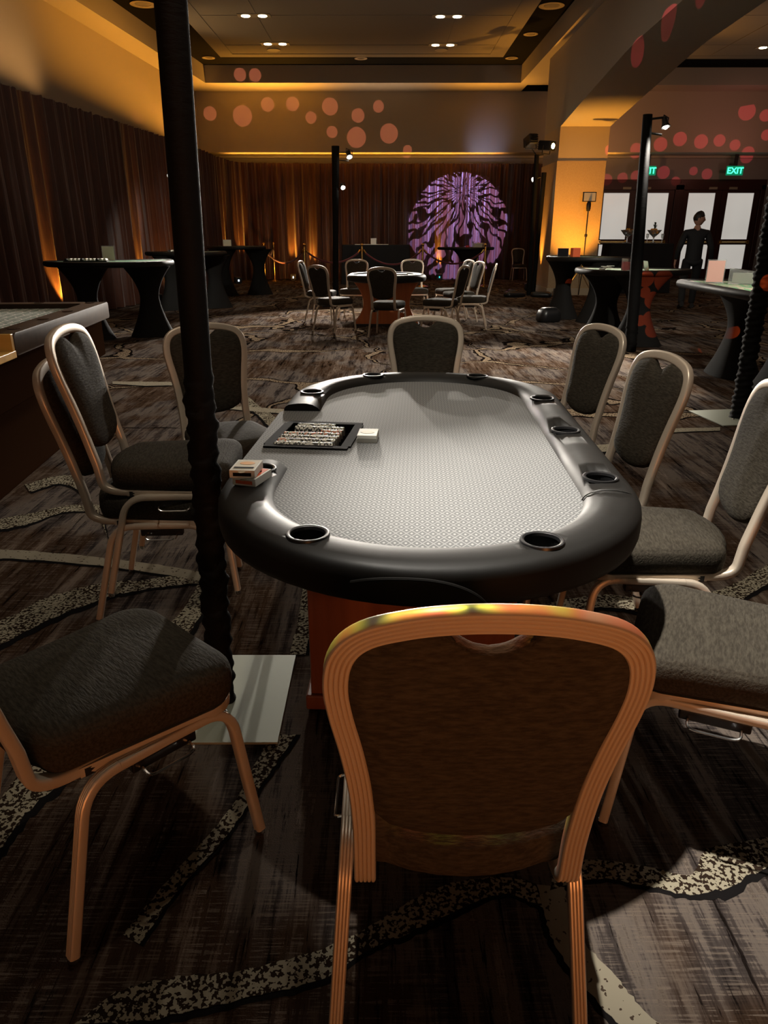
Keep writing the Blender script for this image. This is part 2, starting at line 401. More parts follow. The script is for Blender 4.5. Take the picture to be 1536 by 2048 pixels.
# left wall follows a slight skew
wl = MB()
for q in ([(-6.75, -5), (-6.0, 15.1), (-5.45, 23.9), (-5.45, 25.6)],):
    for (xa, ya), (xb, yb) in zip(q[:-1], q[1:]): wl.poly([(xa, ya, 0), (xb, yb, 0), (xb, yb, 5.2), (xa, ya, 5.2)])
    rv = [(x - .2, y) for x, y in q]
    for (xa, ya), (xb, yb) in zip(rv[:-1], rv[1:]): wl.poly([(xb, yb, 0), (xa, ya, 0), (xa, ya, 5.2), (xb, yb, 5.2)])
    for k in range(len(q) - 1): wl.poly([(*q[k], 5.2), (*q[k + 1], 5.2), (*rv[k + 1], 5.2), (*rv[k], 5.2)])
struct(wl.build('wall_left', 'wall_paint', smooth=0))
sbox('wall_back', -6, 16.2, 25.0, 25.3, 0, 5.8, 'lintel_paint')
sbox('wall_right', 16, 16.2, -5, 25.3, 0, 5.8, 'wall_paint')
sbox('wall_front', -7, 16.2, -5.2, -5, 0, 5.8, 'wall_paint')
sbox('ceiling', -7, 16.2, -5.2, 25.3, 5.62, 5.8, 'ceiling_black')
# bulkhead over the drapes, one run across the back of the room
sbox('wall_bulkhead', -5.6, 16, 23.85, 25.0, 3.62, 5.2, 'wall_paint')
# perimeter soffit and its fascia
so = MB()
for q in ([(-6.8, -5), (-6.05, 15.1), (-5.6, 22.6)], ):
    pass
def prism(mb, outline, z0, z1): mb.rings([[(x, y, z0) for x, y in outline], [(x, y, z1) for x, y in outline]])
prism(so, [(-6.9, -5), (-6.1, 15.1), (-5.6, 23.9), (-5.6, 25), (3.95, 25), (3.95, 22.6), (-4.86, 22.6), (-5.43, 15.1), (-6.1, -5)], 5.2, 5.62)
struct(so.build('ceiling_soffit', 'ceiling_paint', smooth=0))
sbox('trim_1', 3.72, 3.95, -5, 22.6, 5.2, 5.62, 'ceiling_paint')
sbox('trim_2', 5.0, 16, 22.9, 25, 5.2, 5.62, 'ceiling_paint')
sbox('trim_4', 3.95, 6.5, 19.7, 22.9, 5.2, 5.62, 'ceiling_paint')
sbox('trim_3', -5.6, 16, 24.86, 25.0, 3.56, 3.62, 'ceiling_paint')
# dropped panels with a stepped edge
def cloud(name, x0, x1, y0, y1):
    mb = MB(); e = .14
    mb.box(((x0 + x1) / 2, (y0 + y1) / 2, 5.475), (x1 - x0, y1 - y0, .05))
    mb.box(((x0 + x1) / 2, (y0 + y1) / 2, 5.56), (x1 - x0 - .5, y1 - y0 - .5, .119))
    # shallow raised border and panel joints seen from below
    for a in ((x0 + .35, (y0 + y1) / 2, .03, y1 - y0 - .7), (x1 - .35, (y0 + y1) / 2, .03, y1 - y0 - .7)): mb.box((a[0], a[1], 5.444), (a[2], a[3], .010))
    mb.box(((x0 + x1) / 2, y1 - .35, 5.444), (x1 - x0 - .7, .03, .010))
    for yy in (19.55, 17.1, 14.6): mb.box(((x0 + x1) / 2, yy, 5.4455), (x1 - x0 - .7, .012, .008))
    for xx in (x0 + 1.5, x1 - 1.5): mb.box((xx, (y0 + y1) / 2, 5.4455), (.012, y1 - y0 - .7, .008))
    return struct(mb.build(name, 'ceiling_cloth', smooth=0))
cloud('ceiling_panel', -4.05, 2.95, -2, 20.8)
cloud('ceiling_panel.001', 6.5, 14.5, -2, 21.0)
# arched beam on its column
bm_prof = [(18.0, 3.58), (16.2, 3.80), (13.6, 4.10), (13.0, 4.15), (11.0, 4.22), (6, 4.3), (-5, 4.3), (-5, 5.62), (19.7, 5.62), (19.7, 3.58)]
bmm = MB(); bmm.rings([[(3.90, y, z) for y, z in bm_prof], [(5.0, y, z) for y, z in bm_prof]])
struct(bmm.build('ceiling_beam', 'ceiling_paint', smooth=0))
cl = MB(); cl.box((4.45, 18.85, 3.235), (1.1, 1.7, .69)); cl.mat(1).box((4.43, 18.845, 1.445), (1.10, 1.73, 2.89)); cl.mat(0).box((4.43, 18.845, .08), (1.14, 1.77, .16))
struct(cl.build('wall_column', ['column_paint', 'column_fabric'], smooth=0))
o = MB().box((4.12, 17.968, .40), (.075, .012, .12)).build('outlet', 'outlet_white', bevel=.004)
MB().box((4.12, 17.960, .43), (.03, .006, .028)).build('socket', 'black_plastic', o, smooth=0)
MB().box((4.12, 17.960, .375), (.03, .006, .028)).build('socket', 'black_plastic', o, smooth=0)
tag(o, 'white wall outlet low on the amber lit column', 'outlet')

# doors
def door(idx, leaves):
    root = bpy.data.objects.new('door_%d' % idx, None); COL.objects.link(root); struct(root)
    x0 = leaves[0][0] - .17; x1 = leaves[-1][1] + .17; Y0 = 24.93
    root.location = ((x0 + x1) / 2, Y0, 0); ox = (x0 + x1) / 2
    fr = MB(); fr.box((0, 0, 2.80), (x1 - x0 + .3, .16, .30))
    for xx in (x0 - ox - .08, x1 - ox + .08): fr.box((xx, 0, 1.4), (.14, .16, 2.8))
    fr.build('frame', 'door_wood', root, smooth=0, bevel=.008)
    mid = (leaves[0][1] + leaves[1][0]) / 2
    for i, (a, b_) in enumerate(leaves):
        L = (x0 if i == 0 else mid + .004) - ox; Rr = (mid - .004 if i == 0 else x1) - ox; a -= ox; b_ -= ox
        lf = MB(); z0, z1 = .01, 2.65
        lf.box(((L + a) / 2, 0, (z0 + z1) / 2), (a - L, .06, z1 - z0)); lf.box(((b_ + Rr) / 2, 0, (z0 + z1) / 2), (Rr - b_, .06, z1 - z0))
        lf.box(((a + b_) / 2, 0, 2.61), (b_ - a, .06, .09)); lf.box(((a + b_) / 2, 0, 1.12), (b_ - a, .06, .16)); lf.box(((a + b_) / 2, 0, .155), (b_ - a, .06, .29))
        leaf = lf.build('door_leaf', 'door_wood', root, smooth=0)
        MB().box(((a + b_) / 2, .005, 1.885), (b_ - a, .02, 1.37)).build('pane', 'frosted_glass', leaf, smooth=0)
        MB().box(((a + b_) / 2, .005, .67), (b_ - a, .02, .74)).build('pane', 'frosted_glass', leaf, smooth=0)
        hb = MB(); hb.tube([((a - .03), -.09, 1.12), ((b_ + .03), -.09, 1.12)], .022, 8)
        for xx in (a - .02, b_ + .02): hb.box((xx, -.055, 1.12), (.07, .07, .10))
        hb.build('push_bar', 'brass', leaf)
        MB().box(((b_ - .12) if i == 0 else (a + .12), -.06, 2.70), (.26, .07, .07)).build('door_closer', 'downlight_rim', root, smooth=0, bevel=.006)
door(1, [(6.93, 7.74), (8.12, 8.97)])
door(2, [(9.60, 10.44), (10.83, 11.66)])
# exit signs
def exit_sign(x, label):
    root = thing('exit_sign', label, 'exit sign', (x, 24.2, 3.02), 0, None)
    MB().box((0, 0, .13), (.50, .06, .26)).build('panel', 'exit_panel', root, smooth=0, bevel=.01)
    MB().box((0, 0, .40), (.10, .04, .36)).build('bracket', 'black_metal', root, smooth=0)
    cu = bpy.data.curves.new('lettering', 'FONT'); cu.body = 'EXIT'; cu.size = .24; cu.align_x = 'CENTER'; cu.extrude = .004; cu.offset = .004
    to = bpy.data.objects.new('tmp', cu); COL.objects.link(to); bpy.context.view_layer.update()
    me = bpy.data.meshes.new_from_object(to.evaluated_get(bpy.context.evaluated_depsgraph_get())); bpy.data.objects.remove(to)
    me.materials.clear(); me.materials.append(M['exit_letter'])
    lo = bpy.data.objects.new('lettering', me); COL.objects.link(lo); lo.parent = root
    lo.location = (0, -.036, .05); lo.rotation_euler = (PI / 2, 0, 0)
exit_sign(7.98, 'green lit exit sign over the left pair of doors, partly behind a black pole')
exit_sign(10.62, 'green lit exit sign over the right pair of doors, in full view')

# ceiling lights
def downlight(x, y, z=5.62, r=.11):
    root = thing('ceiling_downlight', 'x', 'ceiling light', (x, y, z), 0, 'round downlights in the dark ceiling border')
    MB().lathe([(r, -.002), (r * 1.25, -.008), (r * 1.28, -.02), (r * 1.0, -.024), (r * .82, -.012), (r * .80, -.003)], 24, cap0=False, cap1=False).build('trim_ring', 'downlight_rim', root)
    MB().lathe([(r * .8, -.004), (r * .4, -.006), (.01, -.006)], 20, cap0=False).build('lens', 'lens_off', root); return root
for (x, y), lb in zip(((-4.53, 21.67), (-.60, 21.75), (3.30, 21.7), (3.34, 19.3), (3.34, 17.1), (-4.77, 17.0)),
        ('unlit round downlight in the far left corner of the dark ceiling border', 'unlit round downlight in the middle of the far dark ceiling border',
         'unlit round downlight in the far right corner of the dark ceiling border', 'unlit round downlight second from the corner along the right dark border',
         'unlit round downlight at the top edge above the arched beam', 'large round downlight in the left dark border beside the black pole')):
    downlight(x, y, r=.2 if x == -4.77 or y == 17.1 else .13)['label'] = lb
def twin(x, y, lb):
    root = thing('twin_downlight', lb, 'ceiling light', (x, y, 5.452), 0, 'twin spot fittings in the pale ceiling panels')
    MB().box((0, 0, -.008), (.66, .24, .02)).build('housing', 'downlight_rim', root, smooth=0, bevel=.005)
    for sx in (-.17, .17):
        MB().lathe([(.09, -.020), (.085, -.026), (.01, -.028)], 16, (sx, 0, 0)).build('lens', 'downlight_on', root)
for a in ((-2.6, 17.1, 'lit twin ceiling spot in the left of the nearer pair of fittings'), (1.30, 17.15, 'lit twin ceiling spot on the right in the nearer pair of fittings'),
          (-2.5, 19.4, 'lit twin ceiling spot at the far left of the pale ceiling panel'), (1.36, 19.5, 'lit twin ceiling spot at the far right of the pale ceiling panel'),
          (9.05, 19.75, 'lit twin ceiling spot in the right hand ceiling beyond the beam')): twin(*a)
for x, y, lb in ((-2.62, 20.0, 'round ceiling speaker beside the far left twin spot'), (1.36, 20.0, 'round ceiling speaker beside the far right twin spot')):
    tag(MB().lathe([(.16, -.002), (.155, -.02), (.02, -.022)], 20, (0, 0, 5.45)).build('ceiling_speaker', 'downlight_rim', loc=(x, y, 0)), lb, 'ceiling speaker')

# ------------------------------------------------------------------ drapes, one cloth panel at a time
dline = catmull([(-6.15, 4.5, 0), (-5.85, 8, 0), (-5.56, 12, 0), (-5.15, 16, 0), (-4.82, 20, 0), (-4.72, 22.6, 0), (-4.45, 23.9, 0), (-3.4, 24.35, 0), (-1, 24.45, 0), (2, 24.5, 0), (5.4, 24.55, 0)], 24)
cum = [0]
for a, b_ in zip(dline[:-1], dline[1:]): cum.append(cum[-1] + (b_ - a).length)
def dpos(s):
    s = max(0, min(cum[-1] - 1e-4, s)); import bisect
    i = max(0, min(len(dline) - 2, bisect.bisect_right(cum, s) - 1)); k = (s - cum[i]) / (cum[i + 1] - cum[i]); p = dline[i].lerp(dline[i + 1], k); tg = (dline[i + 1] - dline[i]).normalized()
    return p, Vector((tg.y, -tg.x, 0))                             # normal into the room
def drape(s0, s1, label, seed):
    rg = random.Random(seed); n = max(40, int((s1 - s0) / .022)); ph = [rg.uniform(0, 6.28) for _ in range(5)]
    f1 = rg.uniform(2.6, 3.4); mb = MB()
    def fold(s, z):
        t_ = z / 3.35; a = .040 + .035 * (1 - t_)
        w_ = math.sin(2 * PI * f1 * (s + .04 * math.sin(2.1 * s + ph[3])) + ph[0] + .25 * math.sin(z * 1.3 + ph[4]))
        w_ = math.copysign(abs(w_) ** .75, w_)
        return a * w_ + .022 * math.sin(2 * PI * f1 * 2.37 * s + ph[1]) + .05 * math.sin(1.7 * s + ph[2]) * (1 - t_ * .6)
    rows = [.015, .25, .7, 1.2, 1.8, 2.4, 2.9, 3.2, 3.30, 3.36]
    hem = [3.33 + rg.uniform(-.008, .012) for _ in range(n + 1)]
    ids = []
    for z in rows:
        r = []
        for i in range(n + 1):
            s = s0 + (s1 - s0) * i / n; p, nn = dpos(s); zz = z if z < 3.3 else hem[i] + (z - 3.33)
            q = p + nn * (fold(s, z) + .12); r.append(mb.addv((q.x, q.y, zz)))
        ids.append(r)
    for a, b_ in zip(ids[:-1], ids[1:]):
        for i in range(n): mb.face((a[i], a[i + 1], b_[i + 1], b_[i]))
    o = mb.build('drape_panel', 'drape_satin', smooth=80, fix=False)
    return tag(o, label, 'drape', 'bronze drapes hung around the room')
names = ['left wall drape nearest the camera, beside the roulette table', 'left wall drape hanging behind the roulette table far end', 'left wall drape between roulette table and first oval table',
 'left wall drape with two bright folds behind the first oval table', 'left wall drape hanging just beyond the first oval table', 'left wall drape behind the second casino table with amber fold',
 'left wall drape behind the farthest left casino table', 'drape rounding the far left corner of the room', 'back drape behind the two leftmost brass posts', 'back drape with a bright amber pool above a floor uplight',
 'back drape directly behind the slim pole with two lamps', 'back drape behind the long draped table', 'back drape carrying the left edge of the purple light pattern', 'back drape carrying the middle of the purple light pattern',
 'back drape carrying the right edge of the purple light pattern', 'dark back drape behind the lone chair at the column']
N = len(names); L = cum[-1]
for i, nm in enumerate(names): drape(L * i / N, L * (i + 1) / N, 'dark bronze ' + nm, 40 + i)

# ------------------------------------------------------------------ banquet chair
def rib_profile(wd, dp, nr=5):
    """rounded bar, fluted on its +b face"""
    pr = []; r = dp * .32
    for a0, cx, cy in ((180, -wd / 2 + r, -dp / 2 + r), (270, wd / 2 - r, -dp / 2 + r)):
        for k in range(4): a = R(a0 + 30 * k); pr.append((cx + r * math.cos(a), cy + r * math.sin(a)))
    pr.append((wd / 2, dp / 2 - .004)); step = (wd - .002) / nr; x = wd / 2 - .001
    for k in range(nr):
        pr += [(x - step * .08, dp / 2 - .0012), (x - step * .28, dp / 2), (x - step * .72, dp / 2), (x - step * .92, dp / 2 - .0012)]
        if k < nr - 1: pr.append((x - step, dp / 2 - .0042))
        x -= step
    pr.append((-wd / 2, dp / 2 - .004)); return pr
def lean(x, s, n=0.):
    """point on the tilted back plane; n pushes forward"""
    k = max(0, s - .45); ca, sa = math.cos(R(12.7)), math.sin(R(12.7))
    return Vector((x, -.222 - k * .225 + n * ca, s + n * sa))
def make_chair():
    root = thing('banquet_chair', 'x', 'chair')
    # seat: thick cushion, trapezoid with round corners
    out = []
    def corner(cx, cy, r, a0):
        for k in range(7): a = R(a0 + 15 * k); out.append((cx + r * math.cos(a), cy + r * math.sin(a)))
    corner(.212 - .075, .235 - .075, .075, 0); corner(-.212 + .075, .235 - .075, .075, 90)
    corner(-.180 + .05, -.190 + .05, .05, 180); out += [(-.09, -.206), (-.045, -.216), (0, -.219), (.045, -.216), (.09, -.206)]; corner(.180 - .05, -.190 + .05, .05, 270)
    # densify straight runs
    oo = []
    for i in range(len(out)):
        a, b_ = out[i], out[(i + 1) % len(out)]; d = math.hypot(a[0] - b_[0], a[1] - b_[1]); n = max(1, int(d / .04))
        for k in range(n): oo.append((a[0] + (b_[0] - a[0]) * k / n, a[1] + (b_[1] - a[1]) * k / n))
    out = oo
    sm = MB(); sm.layered(out, [(.03, .398), (.012, .399), (.004, .405), (.0, .418), (-.003, .44), (.0, .462), (.004, .471), (.0065, .4725), (.008, .476), (.016, .482), (.04, .487), (.09, .491), (.15, .493), (.20, .493)], (0, .01))
    sm.build('seat', 'chair_fabric', root, smooth=60)
    pan = MB(); pan.layered(out, [(.05, .376), (.035, .376), (.030, .400), (.06, .400)], (0, .01)); pan.build('seat_pan', 'black_plastic', root)
    fr = MB(); ring = [(x * .955, y * .955 + .0005, .386) for x, y in out if y > -.15]; kk = max(range(len(ring)), key=lambda i: (Vector(ring[i]) - Vector(ring[i - 1])).length); ring = ring[kk:] + ring[:kk]
    fr.sweep(ring, [(-.005, -.011), (.005, -.011), (.006, -.004), (.005, 0), (.006, .004), (.005, .011), (-.005, .011)], (0, 0, 1)); fr.build('seat_frame', 'chair_metal', root)
    # back frame, one continuous fluted tube from under the seat over the crown
    half = [(-.160, .40), (-.160, .47), (-.160, .55), (-.164, .63), (-.174, .71), (-.186, .78), (-.1905, .835), (-.181, .882), (-.152, .912), (-.10, .928), (-.05, .935), (0, .937)]
    pts2 = half + [(-x, s) for x, s in reversed(half[:-1])]
    arch = catmull([lean(x, s) for x, s in pts2], 5)
    def foot_run(sx): return bez([(sx * .160, .02, .388), (sx * .160, -.218, .388), lean(sx * .160, .47)], .085, 7)[:-1]
    path = foot_run(-1) + [p for p in arch if p.z > .472] + list(reversed(foot_run(1)))
    bf = MB(); bf.sweep(path, rib_profile(.034, .024), (0, 0, -1)); bf.build('back_frame', 'chair_metal', root)
    # upholstered back pad with the dipped hand hold under the crown
    bo = []
    hp = [(-.147, .60), (-.150, .64), (-.160, .71), (-.173, .78), (-.178, .83), (-.171, .873), (-.146, .901), (-.105, .915), (-.066, .919), (-.045, .908), (-.022, .893), (0, .888)]
    cc = catmull([(x, s, 0) for x, s in hp], 3); left = [(p.x, p.y) for p in cc]
    bot = [(-.143, .575), (-.126, .553), (-.09, .536), (-.045, .526), (0, .523)]
    ring2 = list(reversed(left)) + bot + [(-x, s) for x, s in reversed(bot[:-1])] + [(-x, s) for x, s in left[:-1]]
    pm = MB(); n = len(ring2); c0 = (0, .70); rs = []
    for ins, nn in ((.20, .030), (.12, .030), (.06, .028), (.025, .023), (.008, .016), (.0, .006), (.0, -.006), (.005, -.012), (.03, -.016), (.10, -.018), (.20, -.018)):
        r = []
        for x, s in ring2:
            dx, dy = x - c0[0], s - c0[1]; Ln = math.hypot(dx, dy); k = max(.03, 1 - ins / Ln); r.append(lean(c0[0] + dx * k, c0[1] + dy * k, nn))
        rs.append(r)
    pm.rings(rs); pm.build('backrest', 'chair_fabric', root, smooth=60)
    # legs and side rails
    lp = rib_profile(.025, .022, 4)
    for sx in (-1, 1):
        f = bez([(sx * .222, .236, .016), (sx * .196, .196, .376), (sx * .194, .06, .376)], .07, 7)
        f = [Vector(p) for p in f]; lg = MB().sweep(f[:-1], lp, (0, 1, 0)).build('leg', 'chair_metal', root)
        MB().lathe([(.010, 0), (.013, .004), (.012, .018)], 12, (sx * .222, .236, 0)).build('glide', 'chrome', lg)
        rr = bez([(sx * .194, .02, .376), (sx * .194, -.135, .374), (sx * .218, -.225, .016)], .07, 7)
        rr = list(reversed(rr)); lg2 = MB().sweep(rr[:-1], lp, (0, -1, 0)).build('leg', 'chair_metal', root)
        MB().lathe([(.010, 0), (.013, .004), (.012, .018)], 12, (sx * .218, -.225, 0)).build('glide', 'chrome', lg2)
        MB().sweep([f[-2], Vector((sx * .194, .04, .376)), rr[-2]], lp, (0, 0, 1)).build('side_rail', 'chair_metal', root)
        bk = MB().box((sx * .183, .035, .350), (.03, .15, .026)).build('link_bracket', 'black_plastic', root, smooth=0, bevel=.004)
        hk = bez([(sx * .20, -.02, .345), (sx * .222, -.02, .338), (sx * .222, -.005, .332), (sx * .222, .075, .332), (sx * .222, .09, .338), (sx * .20, .09, .345)], .012, 4)
        MB().tube(hk, .0032, 6).build('link_hook', 'chrome', bk)
    MB().box((0, .165, .384), (.36, .03, .018)).build('crossbar', 'black_metal', root, smooth=0)
    MB().box((0, -.11, .384), (.36, .03, .018)).build('crossbar', 'black_metal', root, smooth=0)
    return root
proto = make_chair(); first = [True]
def chair(x, y, rz, label, group, z=0.):
    o = proto if first[0] else copy_tree(proto); first[0] = False
    o.location = (x, y, z); o.rotation_euler = (0, 0, R(rz)); o['label'] = label; o['group'] = group; return o
G1 = 'banquet chairs around the near poker table'; G2 = 'banquet chairs around the far poker table'
chair(.130, 1.085, 0, 'banquet chair in the foreground, its ribbed copper back turned to the viewer', G1)
chair(-.625, 1.345, -43, 'banquet chair at lower left, dark seat angled toward the black pole base', G1)
chair(-.850, 2.620, -87, 'lower banquet chair of the pair stacked left of the black pole', G1)
chair(-.790, 2.617, -87, 'upper banquet chair of the pair stacked left of the black pole', G1, .112)
chair(-.735, 3.36, -152, 'banquet chair standing behind the black pole at the dealer side', G1)
chair(.225, 3.69, 180, 'banquet chair facing the viewer at the far end of the near poker table', G1)
chair(.75, 3.50, 107, 'farthest of the three chairs along the right side of the near poker table', G1)
chair(.72, 2.66, 100, 'middle of the three chair backs along the right side of the near poker table', G1)
chair(.865, 2.17, 84, 'chair right of the near poker table with lit back cut by the frame edge', G1)
chair(.845, 1.500, 66, 'nearest right hand chair, only its lit seat and front legs in view', G1)
chair(-.743, 11.07, -40, 'chair seen from behind at the left front of the far poker table', G2)
chair(-1.05, 12.55, -100, 'chair at the left rear of the far poker table beside the slim pole', G2)
chair(-.52, 13.05, 172, 'left of two chairs facing the viewer behind the far poker table', G2)
chair(.53, 13.15, 186, 'right of two chairs facing the viewer behind the far poker table', G2)
chair(.05, 10.48, -15, 'chair with its back to the viewer in front of the far poker table', G2)
chair(.84, 10.85, 62, 'dark backed chair turned half away at the right of the far poker table', G2)
chair(1.16, 13.0, 112, 'leftmost of two pale chair backs overlapping right of the far poker table', G2)
chair(1.24, 12.30, 108, 'right of two pale chair backs overlapping right of the far poker table', G2)
chair(1.34, 11.40, 82, 'chair seen edge on at the far right of the far poker table', G2)
chair(4.17, 23.65, 180, 'lone banquet chair standing against the back drape beside the column', 'lone chair at the back')

# ------------------------------------------------------------------ near poker table
TX, TY, TR = .135, 2.295, R(-2.7)
def loc_t(x, y):
    dx, dy = x - TX, y - TY; c, s = math.cos(-TR), math.sin(-TR); return (dx * c - dy * s, dx * s + dy * c)
def race(r, hl, n=28):
    out = []
    for k in range(n + 1): a = PI * k / n; out.append((r * math.cos(a), hl + r * math.sin(a)))
    for k in range(n + 1): a = PI + PI * k / n; out.append((r * math.cos(a), -hl + r * math.sin(a)))
    return out
tb = thing('poker_table', 'oval poker table in front with grey diamond cloth and black padded rail', 'poker table', (TX, TY, 0), TR)
rc, HL, c0, c1 = .450, .54, .335, -.375
pth = [(-rc, c0), (-rc, .40), (-rc, .47)] + [(-rc * math.cos(PI * k / 32), HL + rc * math.sin(PI * k / 32)) for k in range(33)] + [(rc, y) for y in (.36, .18, 0, -.18, -.36)] + \
      [(rc * math.cos(PI * k / 32), -HL - rc * math.sin(PI * k / 32)) for k in range(33)] + [(-rc, -.47), (-rc, -.42), (-rc, c1)]
prof = [(-.062, -.034), (-.071, -.028), (-.075, -.012), (-.0748, .018), (-.0725, .034), (-.066, .044), (-.054, .050), (-.036, .053), (-.010, .055), (.012, .0545), (.034, .050), (.053, .039), (.067, .020), (.0745, -.002), (.0745, -.030), (.06, -.034)]
rb = MB(); rb.sweep([(x, y, .719) for x, y in pth], prof, (0, 0, 1))
rail = rb.build('padded_rail', 'rail_leather', tb, smooth=50)
cups_w = [(-.155, 1.404), (.33, 1.351), (.547, 1.776), (.566, 2.258), (.588, 2.738), (.427, 3.229), (-.074, 3.278), (-.294, 2.86), (-.311, 1.848)]
cups = []
for cx, cy in cups_w:
    x, y = loc_t(cx, cy)
    yy = max(-HL, min(HL, y)); d = math.hypot(x, y - yy); k = (rc - .003) / d; cups.append((x * k, yy + (y - yy) * k))
cut = MB()
for x, y in cups: cut.lathe([(.0375, -.05), (.0375, .1)], 28, (x, y, .74))
cutter = cut.build('cutter', 'black_plastic', tb)
bo = rail.modifiers.new('holes', 'BOOLEAN'); bo.operation = 'DIFFERENCE'; bo.object = cutter; bo.solver = 'EXACT'
bpy.context.view_layer.update()
nm = bpy.data.meshes.new_from_object(rail.evaluated_get(bpy.context.evaluated_depsgraph_get()))
rail.modifiers.clear(); rail.data = nm; rail.data.name = 'padded_rail'; bpy.data.objects.remove(cutter)
for x, y in cups:
    MB().lathe([(.0365, .772), (.0365, .692), (.03, .690), (.002, .690)], 28, (x, y, 0), cap0=False).build('cup_well', 'black_plastic', tb)
    MB().lathe([(.0355, .770), (.037, .7765), (.041, .7785), (.0455, .7775), (.0465, .772)], 28, (x, y, 0), cap0=False, cap1=False).build('cup_rim', 'black_plastic', tb)
# playing surface: racetrack that runs out to the straight dealer edge
ou = race(.392, HL); fs = ou[:29] + [(-.392, c0 - .002), (-.527, c0 - .002), (-.527, c1 + .002), (-.392, c1 + .002)] + ou[29:]
pl = MB(); pl.extrude(fs, .728, .746)
surf = pl.build('playing_surface', 'speed_cloth', tb, smooth=30)
bed = MB().extrude(race(.50, HL), .684, .728).build('table_bed', 'rail_leather_plain', tb, smooth=30)
tx, ty = loc_t(-.222, 2.297)
cutter = MB().box((0, 0, .76), (.236, .292, .096)).build('cutter', 'black_plastic', tb, (tx, ty, 0), R(-7) - TR, smooth=0)   # recess for the chip tray
for oo_ in (surf, bed):
    bo = oo_.modifiers.new('recess', 'BOOLEAN'); bo.operation = 'DIFFERENCE'; bo.object = cutter; bo.solver = 'EXACT'
    bpy.context.view_layer.update()
    nm = bpy.data.meshes.new_from_object(oo_.evaluated_get(bpy.context.evaluated_depsgraph_get())); oo_.modifiers.clear(); oo_.data = nm; nm.name = oo_.name
bpy.data.objects.remove(cutter)
MB().sweep([(-.529, c0 - .01, .735), (-.529, c1 + .01, .735)], [(-.006, -.014), (.006, -.014), (.006, .010), (-.006, .010)], (0, 0, 1)).build('dealer_edge', 'speed_cloth', tb)
for yy in (-.33, .40):
    pd = MB().box((-.035, yy, .334), (.60, .25, .648)).build('pedestal', 'mahogany', tb, smooth=0, bevel=.006)
    MB().box((-.035, yy, .035), (.63, .28, .05)).build('plinth', 'mahogany', pd, smooth=0, bevel=.006)
MB().box((-.035, .035, .30), (.05, .48, .30)).build('stretcher', 'mahogany', tb, smooth=0)
ed = [(-.15, -1.046, .733), (-.11, -1.064, .748), (-.06, -1.069, .753), (0, -1.071, .752), (.05, -1.071, .742), (.09, -1.068, .722), (.12, -1.062, .69)]
MB().tube(catmull(ed, 6), .0035, 6).build('loose_piping', 'rail_leather', tb)
for (a0, side) in ((-10, 1),):
    a = R(-8); sx = [(rc + d) * math.cos(a) for d in (-.06, -.03, 0, .03, .06)]
    MB().tube(catmull([((rc + d) * math.cos(a), -HL + (rc + d) * math.sin(a), .719 + z) for d, z in ((-.0755, .0), (-.058, .037), (-.03, .0535), (0, .0575), (.03, .0555), (.057, .046), (.0745, .014))], 4), .0016, 5).build('rail_seam', 'rail_leather_plain', tb)

# chip tray on the cloth, packed with rows of chips
CT = thing('chip_tray', 'flat black chip tray on the grey diamond cloth, filled with speckled chips', 'chip tray', (-.222, 2.297, .747), R(-7))
tr = MB(); tr.box((0, 0, -.031), (.230, .286, .004))
for yy in (-.144, .144): tr.box((0, yy, -.014), (.232, .002, .034))
for xx in (-.116, .116): tr.box((xx, 0, -.014), (.002, .286, .034))
for yy in (-.149, .149): tr.box((0, yy, .003), (.262, .028, .005))
for xx in (-.122, .122): tr.box((xx, 0, .003), (.030, .27, .005))
for k in range(6): tr.box((0, -.0975 + k * .039, -.022), (.228, .0012, .014))
tr.build('tray', 'ink_black', CT, smooth=0, bevel=.002)
def chip_proto(name, second):
    mb = MB(); n = 24; r = .0192; h = .0042
    ids0 = [mb.addv((0, r * math.cos(2 * PI * i / n), r * math.sin(2 * PI * i / n))) for i in range(n)]
    ids1 = [mb.addv((h, r * math.cos(2 * PI * i / n), r * math.sin(2 * PI * i / n))) for i in range(n)]
    for i in range(n): mb.cur = 1 if (i // 2) % 2 else 0; mb.face((ids0[i], ids0[(i + 1) % n], ids1[(i + 1) % n], ids1[i]))
    mb.cur = 0; mb.face(list(reversed(ids0))); mb.face(ids1)
    o = mb.build(name, ['chip_white', second], smooth=30); COL.objects.unlink(o); return o
pk = chip_proto('poker_chip', 'chip_black'); pr_ = chip_proto('poker_chip', 'chip_red'); rg = random.Random(5)
rotm = Matrix.Rotation(R(-7), 4, 'Z')
for row in range(7):
    yy = -.117 + row * .039; nch = 40; x0 = -.104
    for k in range(nch):
        if row == 4 and k < 25: continue                      # the empty black slot
        if row >= 5 and k < 4: continue
        red = (row in (3, 4) and rg.random() < .55) or (row == 1 and k < 6)
        if row == 6 and k > 31: continue
        src = pr_ if red else pk; c = src.copy(); COL.objects.link(c)
        p = rotm @ Vector((x0 + k * .0046, yy, .0255)); c.location = (p.x - .222, p.y + 2.297, p.z + .747 - .0352)
        c.rotation_euler = (rg.uniform(0, 6.28), 0, R(-7))
        tag(c, ('white poker chip with red edge spots standing in a row of the black tray' if red else 'white poker chip with black edge spots standing in a row of the black tray'), 'poker chip', 'red spotted chips in the tray' if red else 'black spotted chips in the tray')
# white stack of cards beside the tray
cs = thing('card_stack', 'two squared stacks of white cards on the cloth right of the chip tray', 'playing cards', (-.052, 2.245, .7465), R(-4))
MB().box((0, .004, .0065), (.064, .088, .013)).build('card_pack', 'white_card', cs, smooth=0, bevel=.001)
MB().box((.001, .001, .0195), (.062, .088, .011)).build('card_pack', 'white_card', cs, smooth=0, bevel=.001)
MB().lathe([(.022, 0), (.022, .0004)], 24, (0, .0, .0252), 1, .75).build('printed_oval', 'cream_card', cs)
